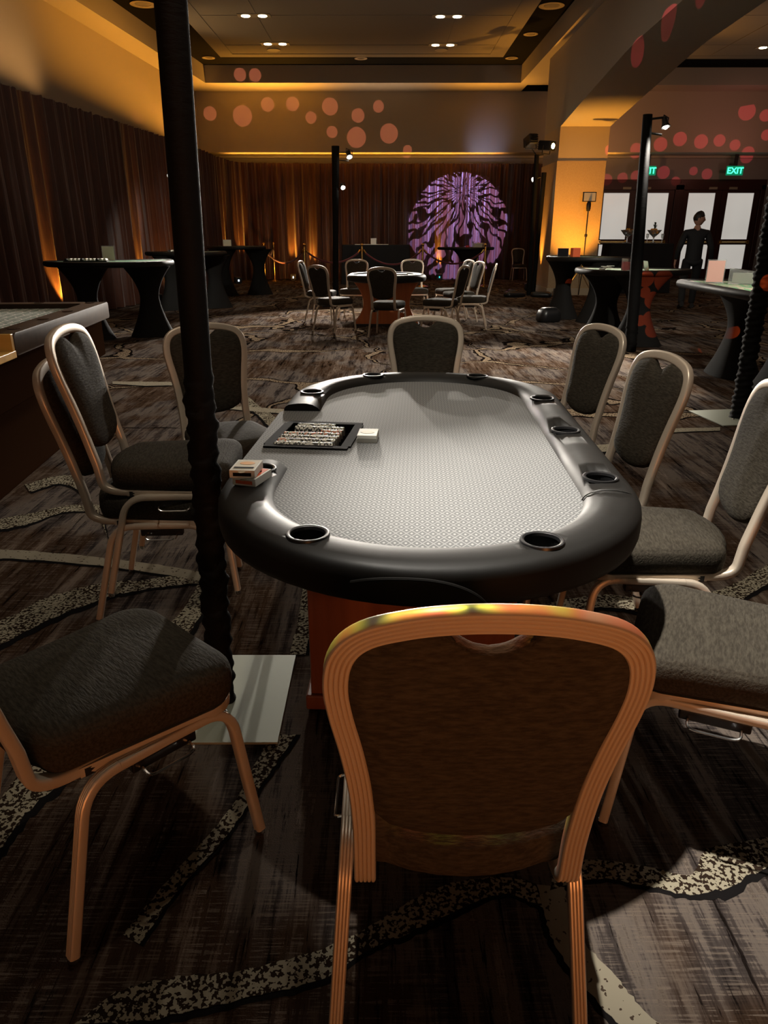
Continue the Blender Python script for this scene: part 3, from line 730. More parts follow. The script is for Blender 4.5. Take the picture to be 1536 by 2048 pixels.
# two boxed decks on the rail
def deck(x, y, z, rz, label, face):
    root = thing('card_deck_box', label, 'card deck', (x, y, z), rz, 'boxed card decks on the rail')
    MB().box((0, 0, .010), (.064, .090, .020)).build('box', 'white_card', root, smooth=0, bevel=.0008)
    f = MB(); f.box((0, .004, .0202), (.054, .074, .0006)); f.cur = 1
    f.box((0, -.024, .0206), (.050, .012, .0006)); f.cur = 2
    f.lathe([(.016, .0203), (.016, .0210)], 20, (.0, .014, 0), 1.2, .8)
    f.build('printed_face', ['cream_card', 'ink_black', 'print_orange'] if face else ['print_red', 'white_card', 'ink_black'], root, smooth=0)
    MB().box((0, -.0452, .009), (.046, .0006, .009)).build('tuck_flap', 'ink_black' if face else 'print_red', root, smooth=0)
    MB().lathe([(.009, 0), (.009, .0008)], 12, (0, -.0458, .016)).build('thumb_notch', 'cream_card', root)
    return root
deck(-.335, 1.755, .7735, R(-18), 'lower white card deck box resting on the black rail beside the pole', 0)
deck(-.348, 1.752, .7955, R(-4), 'upper white card deck box with orange printed face, lying on another box', 1)

# ------------------------------------------------------------------ spandex sleeved light poles
def sleeve_mesh(path, radii, gather_to, seed, n=20, rings=150, rough=1.):
    """cloth tube round a pole; bunched up below gather_to"""
    rg = random.Random(seed); P = [Vector(p) for p in path]; mb = MB(); rs = []; H = P[-1].z
    ph = [rg.uniform(0, 6.28) for _ in range(12)]
    for k in range(rings + 1):
        t = k / rings; z = P[0].z + (H - P[0].z) * t
        for i in range(len(P) - 1):
            if P[i].z <= z <= P[i + 1].z + 1e-6: q = P[i].lerp(P[i + 1], (z - P[i].z) / (P[i + 1].z - P[i].z)); r = radii[i] + (radii[i + 1] - radii[i]) * (z - P[i].z) / (P[i + 1].z - P[i].z); break
        g = 1. if z < gather_to else max(0, 1 - (z - gather_to) / .06); ring = []
        for a in range(n):
            th = 2 * PI * a / n
            w_ = math.sin(z * 150 + 2.4 * math.sin(th + ph[0]) + ph[1]) * .5 + math.sin(z * 95 + 1.8 * math.sin(2 * th + ph[2]) + ph[3]) * .5 + .4 * math.sin(z * 41 + th + ph[4])
            rr = r * (1 + rough * (.11 * g * w_ + .03 * math.sin(2 * th + z * 1.4 + ph[5]))) + .004 * g
            ring.append((q.x + rr * math.cos(th), q.y + rr * math.sin(th), z))
        rs.append(ring)
    mb.rings(rs); return mb
def par_lamp(x, y, z, dirv, label, warm=False, group='lit spot lamps on the poles', size=.05):
    root = thing('spot_lamp', label, 'stage lamp', (x, y, z), 0, group)
    d = Vector(dirv).normalized(); q = Vector((0, 0, 1)).rotation_difference(d).to_matrix().to_4x4()
    def rot(mb): mb.v = [tuple(q @ Vector(p)) for p in mb.v]; return mb
    s = size
    rot(MB().lathe([(s * .35, -s * 2.2), (s * .6, -s * 2.0), (s * .7, -s * .9), (s, -s * .1), (s * 1.02, 0), (s * .92, 0), (s * .6, -s * .7), (s * .2, -s * .9)], 20, cap1=False)).build('housing', 'black_metal', root)
    rot(MB().sphere((0, 0, -s * .25), s * .62, 14, 8)).build('bulb', 'lamp_warm' if warm else 'lamp_white', root)
    yk = MB(); side = q @ Vector((1, 0, 0)); 
    yk.tube([side * s * 1.15 + d * -s * .6, side * s * 1.15 + Vector((0, 0, s * 1.6)) - d * s * .6, -side * s * 1.15 + Vector((0, 0, s * 1.6)) - d * s * .6, -side * s * 1.15 - d * s * .6], .007, 6)
    yk.build('yoke', 'black_metal', root); return root
def base_plate(root, c, s, rz=0):
    MB().box((c[0], c[1], .004), (s, s, .008), rz).build('base_plate', 'steel_plate', root, smooth=0, bevel=.001)
    for dx in (-.05, .05): MB().lathe([(.008, .008), (.009, .012), (.004, .016)], 10, (c[0] + dx, c[1] - .09, 0)).build('bolt', 'chrome', root)
def pole(label, x, y, top, r0, r1, gather, seed, lean=(0, 0), plate=None, arms=(), name='light_pole', flare=1.):
    root = thing(name, label, 'light pole', (x, y, 0), 0, 'black sleeved light poles')
    H = top
    sleeve_mesh([(0, 0, .01), (lean[0] * .4, lean[1] * .4, H * .4), (lean[0], lean[1], H)], [r0 * .95, r0 * flare, r1], gather, seed, rings=(280 if plate else 120), rough=(1.5 if plate else 1.)).build('sleeve', 'spandex_gather', root, smooth=60)
    if plate: base_plate(root, plate[:2], plate[2], plate[3])
    for (ax, ay, az, bx, by, bz) in arms:
        MB().tube([(ax, ay, az), (bx, by, bz)], .012, 8).build('arm', 'black_metal', root)
    return root
pole('tall black sleeved pole in the foreground with gathered cloth over a steel plate', -.505, 1.905, 3.42, .038, .034, .97, 1, (.060, 0), (-.028, .018, .46, R(0)), ((.060, 0, 3.38, .25, -.15, 3.40),))
par_lamp(-.235, 1.74, 3.33, (.24, .06, -1), 'white spot lamp over the near poker table at the foreground pole top')
pole('black sleeved pole at the right edge standing on a steel plate', 2.80, 5.62, 3.0, .062, .058, 1.9, 2, (-.05, -.1), (-.02, .02, .50, R(8)), ((-.05, -.1, 2.9, .3, -.1, 2.95),))
par_lamp(3.10, 5.52, 2.88, (.5, .6, -1), 'spot lamp above the green felt table at the right edge')
pole('black sleeved pole with one bright lamp standing between the right hand tables', 3.05, 9.10, 2.60, .070, .052, .3, 3, (-.12, 0), None, ((-.12, 0, 2.55, .06, 0, 2.57), (-.12, 0, 2.42, .06, 0, 2.40)))
par_lamp(3.14, 9.08, 2.47, (.15, -.35, -1), 'bright spot lamp on an arm in front of the right bulkhead wall', size=.05)
pole('slim black pole with two lamps behind the far poker table', -1.146, 17.9, 3.18, .07, .085, .3, 4, (.07, 0), None, ((.07, 0, 3.05, .36, 0, 3.05), (.07, 0, 2.9, .36, 0, 2.88), (.04, 0, 2.35, .2, 0, 2.34)))
par_lamp(-.765, 17.86, 2.95, (.2, -.5, -.8), 'upper of two bright lamps on the slim pole before the back drape', size=.075)
par_lamp(-.92, 17.86, 2.33, (.3, -.7, -.6), 'lower of two bright lamps on the slim pole before the back drape', size=.06)
pole('black pole mostly hidden behind the foreground pole, carrying a lamp on its left', -3.02, 12.1, 2.35, .06, .05, .3, 5, (0, 0), None, ((0, 0, 2.2, -.16, 0, 2.2),))
par_lamp(-3.21, 12.0, 2.15, (-.5, -.6, -.8), 'bright spot lamp at the left drape beside the foreground pole', size=.075)
# projector stand at the column
root = pole('tall black stand near the column carrying two light projectors', 3.42, 17.85, 3.0, .055, .05, .4, 6, (-.03, 0), None, ((-.03, 0, 2.98, -.15, 0, 3.12), (-.03, 0, 2.98, .12, 0, 3.0)), name='projector_stand')
root = pole('short black pole right of the projector stand with one white lamp', 3.62, 18.35, 2.68, .05, .06, .3, 8, (.06, 0), None, ((.06, 0, 2.6, -.12, 0, 2.55),))
par_lamp(3.45, 18.3, 2.52, (-.5, -.6, -.5), 'white lamp on the short pole just left of the column', size=.075)
def projector(x, y, z, yaw, pitch, label, lit):
    root = thing('light_projector', label, 'stage light', (x, y, z), 0, 'projectors on the tall stand'); root.rotation_euler = (pitch, 0, yaw)
    MB().box((0, 0, 0), (.20, .34, .20)).build('housing', 'black_metal', root, smooth=0, bevel=.02)
    MB().lathe([(.075, .0), (.085, .05), (.09, .16), (.080, .16), (.07, .05)], 18).build('lens_barrel', 'black_metal', root).rotation_euler = (-PI / 2, 0, 0)
    ln = MB().lathe([(.08, 0), (.05, .02), (.01, .025)], 18).build('lens', 'lamp_warm' if lit else 'lens_off', root); ln.rotation_euler = (-PI / 2, 0, 0); ln.location = (0, .155, 0)
    yk = MB(); yk.tube([(-.13, 0, 0), (-.13, 0, -.16), (.13, 0, -.16), (.13, 0, 0)], .012, 8); yk.build('yoke', 'black_metal', root)
    fn = MB()
    for k in range(4): fn.box((0, -.19 - .0, -.06 + k * .04), (.17, .04, .012))
    fn.build('cooling_fins', 'black_metal', root, smooth=0); return root
projector(3.22, 17.8, 3.27, R(15), R(-14), 'black projector on the tall stand aimed away at the back drape', False)
projector(3.58, 17.75, 3.17, R(-140), R(-6), 'lit projector with a yellow white lens beside the column', True)
def sandbag(x, y, rz, sx, label):
    out = rrect(-sx, sx, -.13, .13, .09); mb = MB(); mb.layered(out, [(.04, 0), (.005, .02), (0, .06), (.02, .10), (.07, .125)])
    tag(mb.build('sandbag', 'black_plastic', None, (x, y, 0), rz, smooth=60), label, 'sandbag', 'sandbags on the stand bases')
sandbag(3.02, 17.45, R(20), .26, 'black sandbag on the floor at the left foot of the projector stand')
sandbag(3.62, 17.40, R(-15), .24, 'black sandbag on the floor between projector stand and column')
sandbag(3.10, 18.15, R(85), .22, 'black sandbag behind the projector stand base')
bg = MB(); bg.layered(rrect(-.20, .20, -.14, .14, .10), [(.03, 0), (0, .03), (.005, .12), (.03, .19), (.09, .23)])
tag(bg.build('equipment_bag', 'black_plastic', None, (2.72, 12.35, 0), .4, smooth=60), 'black bag on the floor at the foot of the casino table beside the column', 'bag')
# led panel on a tripod
root = thing('panel_light', 'small unlit rectangular panel light on a thin tripod before the amber column', 'panel light', (4.50, 17.3, 0), 0)
MB().tube([(0, 0, .55), (0, 0, 2.02)], .014, 8).build('stand_pole', 'black_metal', root)
for a in (200, 320, 80):
    MB().tube([(0, 0, .72), (.55 * math.cos(R(a)), .55 * math.sin(R(a)), .02)], .011, 6).build('leg', 'black_metal', root)
MB().lathe([(.03, 1.30), (.035, 1.33), (.03, 1.36)], 12).build('clamp', 'black_metal', root)
MB().lathe([(.035, 1.83), (.05, 1.88), (.05, 1.98), (.03, 2.03)], 12).build('head_joint', 'black_metal', root)
pn = MB().box((0, 0, 2.12), (.29, .05, .20)).build('panel', 'black_metal', root, smooth=0, bevel=.006)
MB().box((0, -.028, 2.12), (.25, .006, .165)).build('diffuser', 'outlet_white', pn, smooth=0)

# ------------------------------------------------------------------ casino tables on spandex legs
def dshape(w, d, n=36):
    """flat dealer edge on +y, arc on -y"""
    out = [(w / 2 - .05, d * .38), (-w / 2 + .05, d * .38)]
    for k in range(n + 1): a = PI + PI * k / n; out.append((w / 2 * math.cos(a), d * .34 + d * .96 * math.sin(a)))
    return out
def casino_table(label, x, y, rz, z, felt, legs=((-.42, -.08), (.42, -.08)), w=1.78, d=1.02, legw=.31, name='casino_table', group='standing casino tables on black stretch covered legs'):
    root = thing(name, label, 'casino table', (x, y, 0), R(rz), group)
    ol = dshape(w, d); MB().layered(ol, [(.03, z - .075), (.005, z - .06), (0, z - .035), (.012, z - .008), (.04, z), (.085, z - .002), (.10, z - .018)]).build('padded_rail', 'rail_leather', root, smooth=50)
    MB().layered(ol, [(.105, z - .030), (.105, z - .012)]).build('felt', felt, root, smooth=20)
    for lx, ly in legs:
        rs = []; n = 20
        for k in range(25):
            t = k / 24; hz = (z - .08) * t
            a = legw * (.42 + .58 * (abs(t - .56) / .56) ** 1.55) if t < .56 else legw * (.42 + .62 * (abs(t - .56) / .44) ** 1.8)
            b_ = a * .72; rs.append([(lx + a * math.copysign(abs(math.cos(2 * PI * i / n)) ** .8, math.cos(2 * PI * i / n)), ly + b_ * math.copysign(abs(math.sin(2 * PI * i / n)) ** .8, math.sin(2 * PI * i / n)), .004 + hz) for i in range(n)])
        MB().rings(rs).build('leg_cover', 'spandex', root, smooth=60)
    return root
casino_table('first casino table on the left, green felt, nearest of the left row', -3.72, 10.55, 28, 1.02, 'felt_green', ((-.42, -.15), (.40, -.15)), 1.75, 1.05)
casino_table('second casino table on the left, partly hidden by the foreground pole', -3.70, 14.7, 30, 1.05, 'felt_pale', w=1.55)
casino_table('third casino table on the left, farthest of the row beside the drape', -3.40, 18.1, 25, 1.10, 'felt_green', w=1.4)
casino_table('far casino table standing in front of the purple light pattern', 2.34, 21.5, 8, 1.02, 'felt_green', ((0, -.1),), 1.62, .9, .42)
casino_table('right casino table beside the amber column with hourglass leg', 3.30, 12.65, -62, 1.02, 'felt_pale', ((-.40, -.05), (.42, -.05)), 1.62, .95, .33)
casino_table('middle right casino table whose leg catches red dots of light', 3.24, 10.05, -22, .935, 'felt_pale', ((-.28, .22), (.18, -.30)), 1.50, .95, .34)
casino_table('right casino table with pale green printed felt at the frame edge', 3.46, 7.0, 88, .92, 'felt_print', ((-.52, -.12), (.52, -.12)), 1.95, 1.15, .34)

def acrylic_sign(x, y, z, rz, label, face='cream_card', w=.10, h=.15):
    root = thing('acrylic_sign', label, 'table sign', (x, y, z), R(rz), 'clear sign holders on the tables')
    MB().box((0, 0, .004), (w, .07, .006)).build('foot', 'acrylic', root, smooth=0)
    o = MB().box((0, .012, h / 2), (w, .008, h)).build('holder', 'acrylic', root, smooth=0); MB().box((0, .007, h / 2), (w * .9, .001, h * .9)).build('card', face, root, smooth=0); return root
def card_shoe(x, y, z, rz, label, front='white_card', s=1.):
    root = thing('card_shoe', label, 'card shoe', (x, y, z), R(rz), 'clear card shoes on the tables')
    pr = [(-.15 * s, 0), (.14 * s, 0), (.11 * s, .10 * s), (-.15 * s, .13 * s)]
    MB().rings([[(a, -.055 * s, b_) for a, b_ in pr], [(a, .055 * s, b_) for a, b_ in pr]]).build('case', 'acrylic', root, smooth=0)
    MB().box((-.03 * s, 0, .05 * s), (.18 * s, .09 * s, .085 * s)).build('cards', front, root, smooth=0); return root
def chip_rack(x, y, z, rz, label):
    root = thing('chip_rack', label, 'chip rack', (x, y, z), R(rz), 'racks of white chips on the left tables')
    MB().box((0, 0, .008), (.56, .16, .016)).build('rack', 'black_plastic', root, smooth=0)
    for k in range(11): 
        mb = MB(); mb.tube([(-.25 + k * .05, -.07, .026), (-.25 + k * .05, .07, .026)], .019, 10); mb.build('chip_row', 'chip_white' if k % 4 else 'chip_black', root)
    return root
acrylic_sign(-3.82, 10.66, 1.009, 10, 'clear sign with a printed card on the first left table', w=.17, h=.20)
chip_rack(-4.02, 10.36, 1.009, 8, 'rack of white chips on the first left table')
chip_rack(-3.78, 14.5, 1.039, 5, 'brightly lit rack of white chips on the second left table')
acrylic_sign(-3.74, 14.75, 1.039, 5, 'clear sign on the second left table beside the foreground pole', w=.14, h=.18)
acrylic_sign(-3.66, 18.05, 1.0905, 12, 'small clear sign on the third left table', w=.2, h=.15)
acrylic_sign(2.92, 12.55, 1.0095, -20, 'clear sign holder with a dark picture on the table beside the column', 'ink_black', .19, .14)
tag(MB().box((0, 0, .07), (.13, .11, .14)).build('card_box', 'print_red', loc=(3.12, 12.55, 1.009), rz=.2, smooth=0, bevel=.006), 'dark red box on the table beside the amber column', 'box')
card_shoe(3.20, 9.72, .924, 20, 'clear card shoe holding red cards on the middle right table', 'red_plastic', 1.15)
st = thing('card_spread', 'loose heap of white cards on the middle right table', 'playing cards', (2.90, 9.85, .9255), 0)
for k in range(7): MB().box((rnd.uniform(-.10, .10), rnd.uniform(-.05, .05), .003 + k * .008), (.09, .063, .006), rnd.uniform(0, 3)).build('card', 'white_card', st, smooth=0)
acrylic_sign(3.24, 7.45, .909, -12, 'clear sign with a pink card on the green felt right table', 'pink_card', .17, .22)
card_shoe(3.50, 7.32, .909, -28, 'clear card shoe full of pale cards on the green felt right table', 'white_card', 1.1)
tag(MB().box((0, 0, .05), (.14, .10, .10)).build('card_box', 'red_plastic', loc=(3.74, 6.75, .909), rz=.3, smooth=0, bevel=.006), 'bright red box at the right edge of the green felt table', 'box')
tag(MB().box((0, 0, .03), (.10, .08, .06)).build('dice_cup', 'red_plastic', loc=(2.30, 21.3, 1.009), smooth=0, bevel=.02), 'small red item on the far table before the purple pattern', 'box')
card_shoe(2.62, 21.3, 1.009, 10, 'white card shoe on the far table before the purple pattern', 'white_card', 1.2)

# long draped table at the back and the drinks table by the doors
def draped(name, label, x, y, sx, sy, z, top, cat):
    root = thing(name, label, cat, (x, y, 0), 0)
    n = 120; per = []
    ol = rrect(-sx / 2, sx / 2, -sy / 2, sy / 2, .05, 4); oo = []
    for i in range(len(ol)):
        a, b_ = ol[i], ol[(i + 1) % len(ol)]; d = math.hypot(a[0] - b_[0], a[1] - b_[1]); m_ = max(1, int(d / .05))
        for k in range(m_): oo.append((a[0] + (b_[0] - a[0]) * k / m_, a[1] + (b_[1] - a[1]) * k / m_))
    mb = MB(); rs = []
    for t in (0, .3, .7, 1.0):
        rs.append([(px * (1 + .05 * (1 - t)) + .02 * (1 - t) * math.sin(i * .9), py * (1 + .08 * (1 - t)) + .02 * (1 - t) * math.cos(i * .9), .01 + (z - .01) * t) for i, (px, py) in enumerate(oo)])
    mb.rings(rs); mb.build('cloth', 'drape_cloth', root, smooth=50)
    MB().layered(oo, [(0, z), (.0, z + .012), (.01, z + .016)]).build('table_top', top, root, smooth=30); return root
draped('long_table', 'long table at the back covered to the floor in black cloth', -.23, 22.2, 1.92, .75, 1.06, 'rail_leather', 'table')
acrylic_sign(-.30, 22.05, 1.08, 0, 'small clear cube sign on the long black table', 'white_card', .17, .17)
tag(MB().box((0, 0, .006), (.95, .30, .012)).build('table_layout', 'white_card', loc=(-.35, 21.98, 1.076), smooth=0), 'pale layout sheet lying on the long black table', 'layout')
draped('drinks_table', 'table draped in black by the doors holding two gold bowls', 6.22, 18.95, 1.55, .70, 1.13, 'drape_cloth', 'table')
def coupe(x, y, z, label, tuft):
    root = thing('footed_bowl', label, 'bowl', (x, y, z), 0, 'gold footed bowls on the drinks table')
    MB().lathe([(.10, 0), (.09, .012), (.02, .025), (.015, .12), (.03, .15), (.10, .21), (.17, .30), (.175, .305), (.165, .30), (.09, .215), (.01, .17)], 20, cap1=False).build('bowl', 'acrylic', root)
    fr = MB(); rg = random.Random(int(x * 10))
    for k in range(16): a = rg.uniform(0, 6.28); rr = rg.uniform(0, .12); fr.sphere((rr * math.cos(a), rr * math.sin(a), .27 + rg.uniform(-.02, .05) - rr * .1), .038, 8, 6)
    fr.build('gold_filling', 'gold_fruit', root)
    if tuft:
        lf = MB(); rg = random.Random(4)
        for k in range(34):
            a = rg.uniform(0, 6.28); z0 = .30 + .16 * (k / 34); L_ = rg.uniform(.07, .13) * (1.1 - k / 60)
            d = Vector((math.cos(a), math.sin(a), rg.uniform(.5, 1.6))).normalized(); s = Vector((-math.sin(a), math.cos(a), 0)) * .012; p = Vector((0, 0, z0))
            lf.poly([p - s, p + s, p + d * L_ * .6 + s * .6, p + d * L_, p + d * L_ * .6 - s * .6])
        lf.tube([(0, 0, .25), (0, 0, .48)], .02, 8); lf.build('leaf_tuft', 'leaf_green', root)
    return root
coupe(6.54, 18.8, 1.146, 'gold filled footed bowl with a dark green leafy tuft', True)
coupe(5.90, 18.8, 1.146, 'gold filled footed bowl left of the leafy one, beside the pole', False)
for x, lb in ((6.72, 'thin stemmed glass right of the leafy gold bowl'), (6.36, 'thin stemmed glass left of the leafy gold bowl')):
    tag(MB().lathe([(.035, 0), (.03, .005), (.005, .01), (.005, .10), (.03, .14), (.034, .22), (.032, .22), (.02, .13)], 14, cap1=False).build('stem_glass', 'acrylic', loc=(x, 18.72, 1.146)), lb, 'glass')

# far poker table with wooden pedestal
root = thing('round_poker_table', 'far poker table with orange wooden pedestal ringed by chairs', 'poker table', (.04, 12.05, 0), 0)
def ell(a, b_, n=40): return [(a * math.cos(2 * PI * k / n), b_ * math.sin(2 * PI * k / n)) for k in range(n)]
MB().layered(ell(.63, .70), [(.03, .665), (.004, .68), (0, .72), (.012, .75), (.05, .775), (.095, .768), (.11, .745)]).build('padded_rail', 'rail_leather', root, smooth=50)
MB().layered(ell(.53, .60), [(0, .735), (0, .752)]).build('felt', 'speed_cloth', root, smooth=20)
pf = MB(); rs = []
for k in range(15):
    t = k / 14; wv = .36 + .15 * (abs(t - .5) * 2) ** 1.8
    rs.append([(x, y, .03 + .635 * t) for x, y in rrect(-wv, wv, -.30, .30, .03, 3)])
pf.rings(rs); pf.build('pedestal', 'orange_wood', root, smooth=50)
MB().box((0, 0, .018), (1.04, .66, .034)).build('plinth', 'black_plastic', root, smooth=0)
tag(MB().box((0, 0, .008), (.34, .20, .016)).build('chip_tray', 'white_card', loc=(.20, 12.2, .753), rz=.1, smooth=0), 'pale tray lying on the far poker table', 'chip tray')

# ------------------------------------------------------------------ roulette table at the left
RX, RZ = -2.55, R(5.5)
root = thing('roulette_table', 'dark wooden roulette table at the left edge with printed green layout', 'roulette table', (-2.53, 4.0, 0), R(5.5))
hw, y1, ym, y0 = .66, 1.42, -.40, -1.35       # half width, far end, start of the wheel well, near end
tp = MB()
def railbar(mb, xa, xb, ya, yb): mb.layered(rrect(xa, xb, ya, yb, .012, 2), [(.012, .79), (0, .80), (0, .875), (.006, .893), (.02, .90)])
r_ = MB(); railbar(r_, hw - .14, hw, ym, y1); r_.build('side_rail', 'dark_wood', root, smooth=30)
r_ = MB(); railbar(r_, -hw, -hw + .14, ym, y1); r_.build('side_rail', 'dark_wood', root, smooth=30)
r_ = MB(); railbar(r_, -hw + .14, hw - .14, y1 - .14, y1); r_.build('end_rail', 'dark_wood', root, smooth=30)
MB().box((0, (ym + y1) / 2, .862), (2 * hw - .28, y1 - ym - .02, .012)).build('layout_cloth', 'roulette_cloth', root, smooth=0)
for xx, yy in ((hw - .07, -.2), (hw - .07, .25), (hw - .07, .7), (.2, y1 - .07), (hw - .1, y1 - .1)):
    MB().lathe([(.030, .9005), (.034, .903), (.022, .904)], 16, (xx, yy, 0)).build('drink_rim', 'chrome', root)
bd = MB(); bd.box((0, (y0 + y1) / 2, .66), (2 * hw - .10, y1 - y0 - .10, .26)); bd.box((0, (y0 + y1) / 2, .275), (2 * hw - .5, y1 - y0 - .7, .55)); bd.build('body', 'body_wood', root, smooth=0, bevel=.01)
wl_ = MB(); wl_.box((0, (y0 + ym) / 2, .80), (2 * hw, ym - y0, .035)); wl_.box((0, ym - .012, .857), (2 * hw - .01, .03, .085)); wl_.build('wheel_well', 'golden_wood', root, smooth=0, bevel=.003)
wh = MB().lathe([(.40, .818), (.405, .85), (.385, .858), (.33, .84), (.20, .834), (.06, .85), (.02, .86)], 40, (-.22, -.86, 0)).build('wheel', 'dark_wood', root)
MB().lathe([(.03, .86), (.012, .88), (.018, .92), (.008, .95), (.016, .965), (.002, .98)], 14, (-.22, -.86, 0)).build('turret', 'brass', wh)
MB().lathe([(.020, .818), (.020, .826), (.009, .832), (.012, .846), (.007, .858), (.013, .868), (.007, .876), (.017, .886), (.020, .897), (.014, .909), (.002, .913)], 16, (hw - .085, ym - .23, 0)).build('finial', 'brass', root)
MB().lathe([(.006, .85), (.006, .86)], 8, (hw - .2, ym - .1, 0)).build('knob', 'brass', root)

# ------------------------------------------------------------------ stanchions and ropes
def stanchion(x, y, label):
    root = thing('stanchion', label, 'stanchion', (x, y, 0), 0, 'brass stanchions by the back drapes')
    MB().lathe([(.17, 0), (.17, .012), (.14, .025), (.04, .05), (.03, .06)], 24).build('base', 'brass', root)
    MB().lathe([(.026, .05), (.026, .98), (.036, .985), (.036, 1.0), (.026, 1.005), (.022, 1.04), (.03, 1.05)], 16).build('post', 'brass', root)
    MB().sphere((0, 0, 1.085), .042, 14, 10).build('ball_finial', 'brass', root)
    return root
SP = [(-3.46, 22.2), (-3.34, 23.3), (-2.15, 20.8), (-.60, 22.0 - 1.1), (1.05, 20.9), (2.78, 22.9), (2.76, 21.0)]
for (x, y), lb in zip(SP, ('leftmost brass stanchion by the back drapes', 'brass stanchion just right of the leftmost one, set farther back', 'brass stanchion at the left of the roped gap, base in full view',
        'brass stanchion in front of the left part of the long black table', 'brass stanchion in front of the right end of the long black table', 'rear brass stanchion under the far casino table right side', 'front brass stanchion right of the far casino table')):
    stanchion(x, y, lb)
def rope(a, b_, sag, label):
    A, B = Vector((*SP[a], .96)), Vector((*SP[b_], .96)); pts = []
    for k in range(17): t = k / 16; p = A.lerp(B, t); p.z -= sag * (1 - (2 * t - 1) ** 2); pts.append(p)
    d = (B - A).normalized() * .04
    root = thing('velvet_rope', label, 'rope', A, 0, 'red velvet ropes between the stanchions')
    MB().tube([p - A for p in pts[1:-1]], .024, 8).build('rope', 'rope_red', root)
    for p, q in ((pts[0] + d, pts[1]), (pts[-1] - d, pts[-2])): MB().tube([p - A, q - A], .028, 8).build('rope_end', 'brass', root)
rope(0, 2, .36, 'dark red rope hanging from the leftmost stanchion to the right')
rope(2, 3, .33, 'dark red rope passing behind the slim pole')
rope(3, 4, .38, 'red rope sagging in front of the long black table')
rope(4, 6, .36, 'dark red rope sagging before the purple light pattern')
rope(1, 0, .2, 'short red rope between the two leftmost stanchions')

# floor uplights
def uplight(x, y, rz, label, teal=False):
    root = thing('floor_uplight', label, 'uplight', (x, y, 0), R(rz), 'black uplights on the floor along the drapes')
    MB().box((0, 0, .10), (.20, .20, .16)).build('housing', 'black_plastic', root, smooth=0, bevel=.015)
    MB().box((0, 0, .01), (.12, .22, .02)).build('foot', 'black_metal', root, smooth=0)
    MB().lathe([(.08, .181), (.07, .187), (.01, .188)], 16).build('lens', 'lens_off', root)
    MB().box((0, -.104, .09), (.035, .008, .05)).build('display', 'uplight_teal' if teal else 'uplight_dot', root, smooth=0)
UP = [(-4.78, 15.9), (-4.58, 18.4), (-4.28, 22.3), (-2.85, 24.0), (1.75, 24.1), (-5.14, 12.4)]
for (x, y), lb in zip(UP, ('black floor uplight with a white dot behind the first left table', 'black floor uplight with a white dot below the second left table', 'black floor uplight beyond the farthest left table',
        'black floor uplight in front of the back drape between the stanchions', 'black floor uplight with a teal glow below the purple pattern', 'black floor uplight hidden low behind the first left table')):
    uplight(x, y, 20 if x < -3 else 0, lb, x > 0)
uplight(3.70, 19.4, 0, 'black floor uplight against the left face of the column')
uplight(4.05, 17.55, 0, 'black floor uplight at the front of the amber column')

# ------------------------------------------------------------------ the person
def skin_obj(name, nodes, edges, root_i, mats, parent, sub=2):
    me = bpy.data.meshes.new(name); me.from_pydata([n[0] for n in nodes], edges, [])
    o = bpy.data.objects.new(name, me); COL.objects.link(o)
    bm = bmesh.new(); bm.from_mesh(me); ly = bm.verts.layers.skin.verify(); bm.verts.ensure_lookup_table()
    for v, n in zip(bm.verts, nodes): v[ly].radius = n[1] if isinstance(n[1], tuple) else (n[1], n[1]); v[ly].use_root = False
    bm.verts[root_i][ly].use_root = True; bm.to_mesh(me); bm.free()
    sk = o.modifiers.new('skin', 'SKIN'); sk.use_smooth_shade = True; sk.branch_smoothing = .4
    sb = o.modifiers.new('sub', 'SUBSURF'); sb.levels = sub; sb.render_levels = sub
    bpy.context.view_layer.update()
    nm = bpy.data.meshes.new_from_object(o.evaluated_get(bpy.context.evaluated_depsgraph_get()))
    o.modifiers.clear(); o.data = nm; nm.name = name; nm.materials.clear()
    nm.materials.append(M[mats]); nm.polygons.foreach_set('use_smooth', [True] * len(nm.polygons))
    if parent: o.parent = parent
    return o
pr0 = thing('person', 'person in black shirt and trousers walking away past the doors, head turned right', 'person', (5.86, 14.56, 0), R(-12))
N_, E_ = [], []
def nd(p, r, to=None):
    N_.append((p, r)); i = len(N_) - 1
    if to is not None: E_.append((to, i))
    return i
pel = nd((0, 0, .93), (.135, .105)); sp1 = nd((0, -.01, 1.08), (.135, .10), pel); sp2 = nd((0, -.01, 1.25), (.155, .11), sp1); ch = nd((0, 0, 1.37), (.13, .095), sp2)
nk = nd((0, .005, 1.46), .056, ch); hd0 = nd((.005, .015, 1.525), .062, nk)
arms = {}
for s, el, wr in ((-1, (-.275, -.03, 1.13), (-.30, .06, .90)), (1, (.285, -.04, 1.13), (.335, .05, .89))):
    sh = nd((s * .185, -.005, 1.385), .062, ch); e = nd(el, .043, sh); f1 = nd(tuple((Vector(el) * .6 + Vector(wr) * .4)), .040, e); wv = nd(wr, .027, f1)
    pm = nd((wr[0] + s * .006, wr[1] + .02, wr[2] - .075), (.036, .018), wv); arms[s] = (wr, pm)
    base = Vector(N_[pm][0])
    for j, (dy, L_) in enumerate(((-.030, .066), (-.010, .078), (.010, .074), (.028, .058))):
        k1 = nd(tuple(base + Vector((0, dy, -.022))), .0098, pm); k2 = nd(tuple(base + Vector((-s * .006, dy + .004, -.022 - L_ * .55))), .0088, k1); nd(tuple(base + Vector((-s * .022, dy + .008, -.022 - L_))), .0075, k2)
    t1 = nd(tuple(base + Vector((-s * .012, .038, .035))), .011, pm); nd(tuple(base + Vector((-s * .022, .058, -.012))), .009, t1)
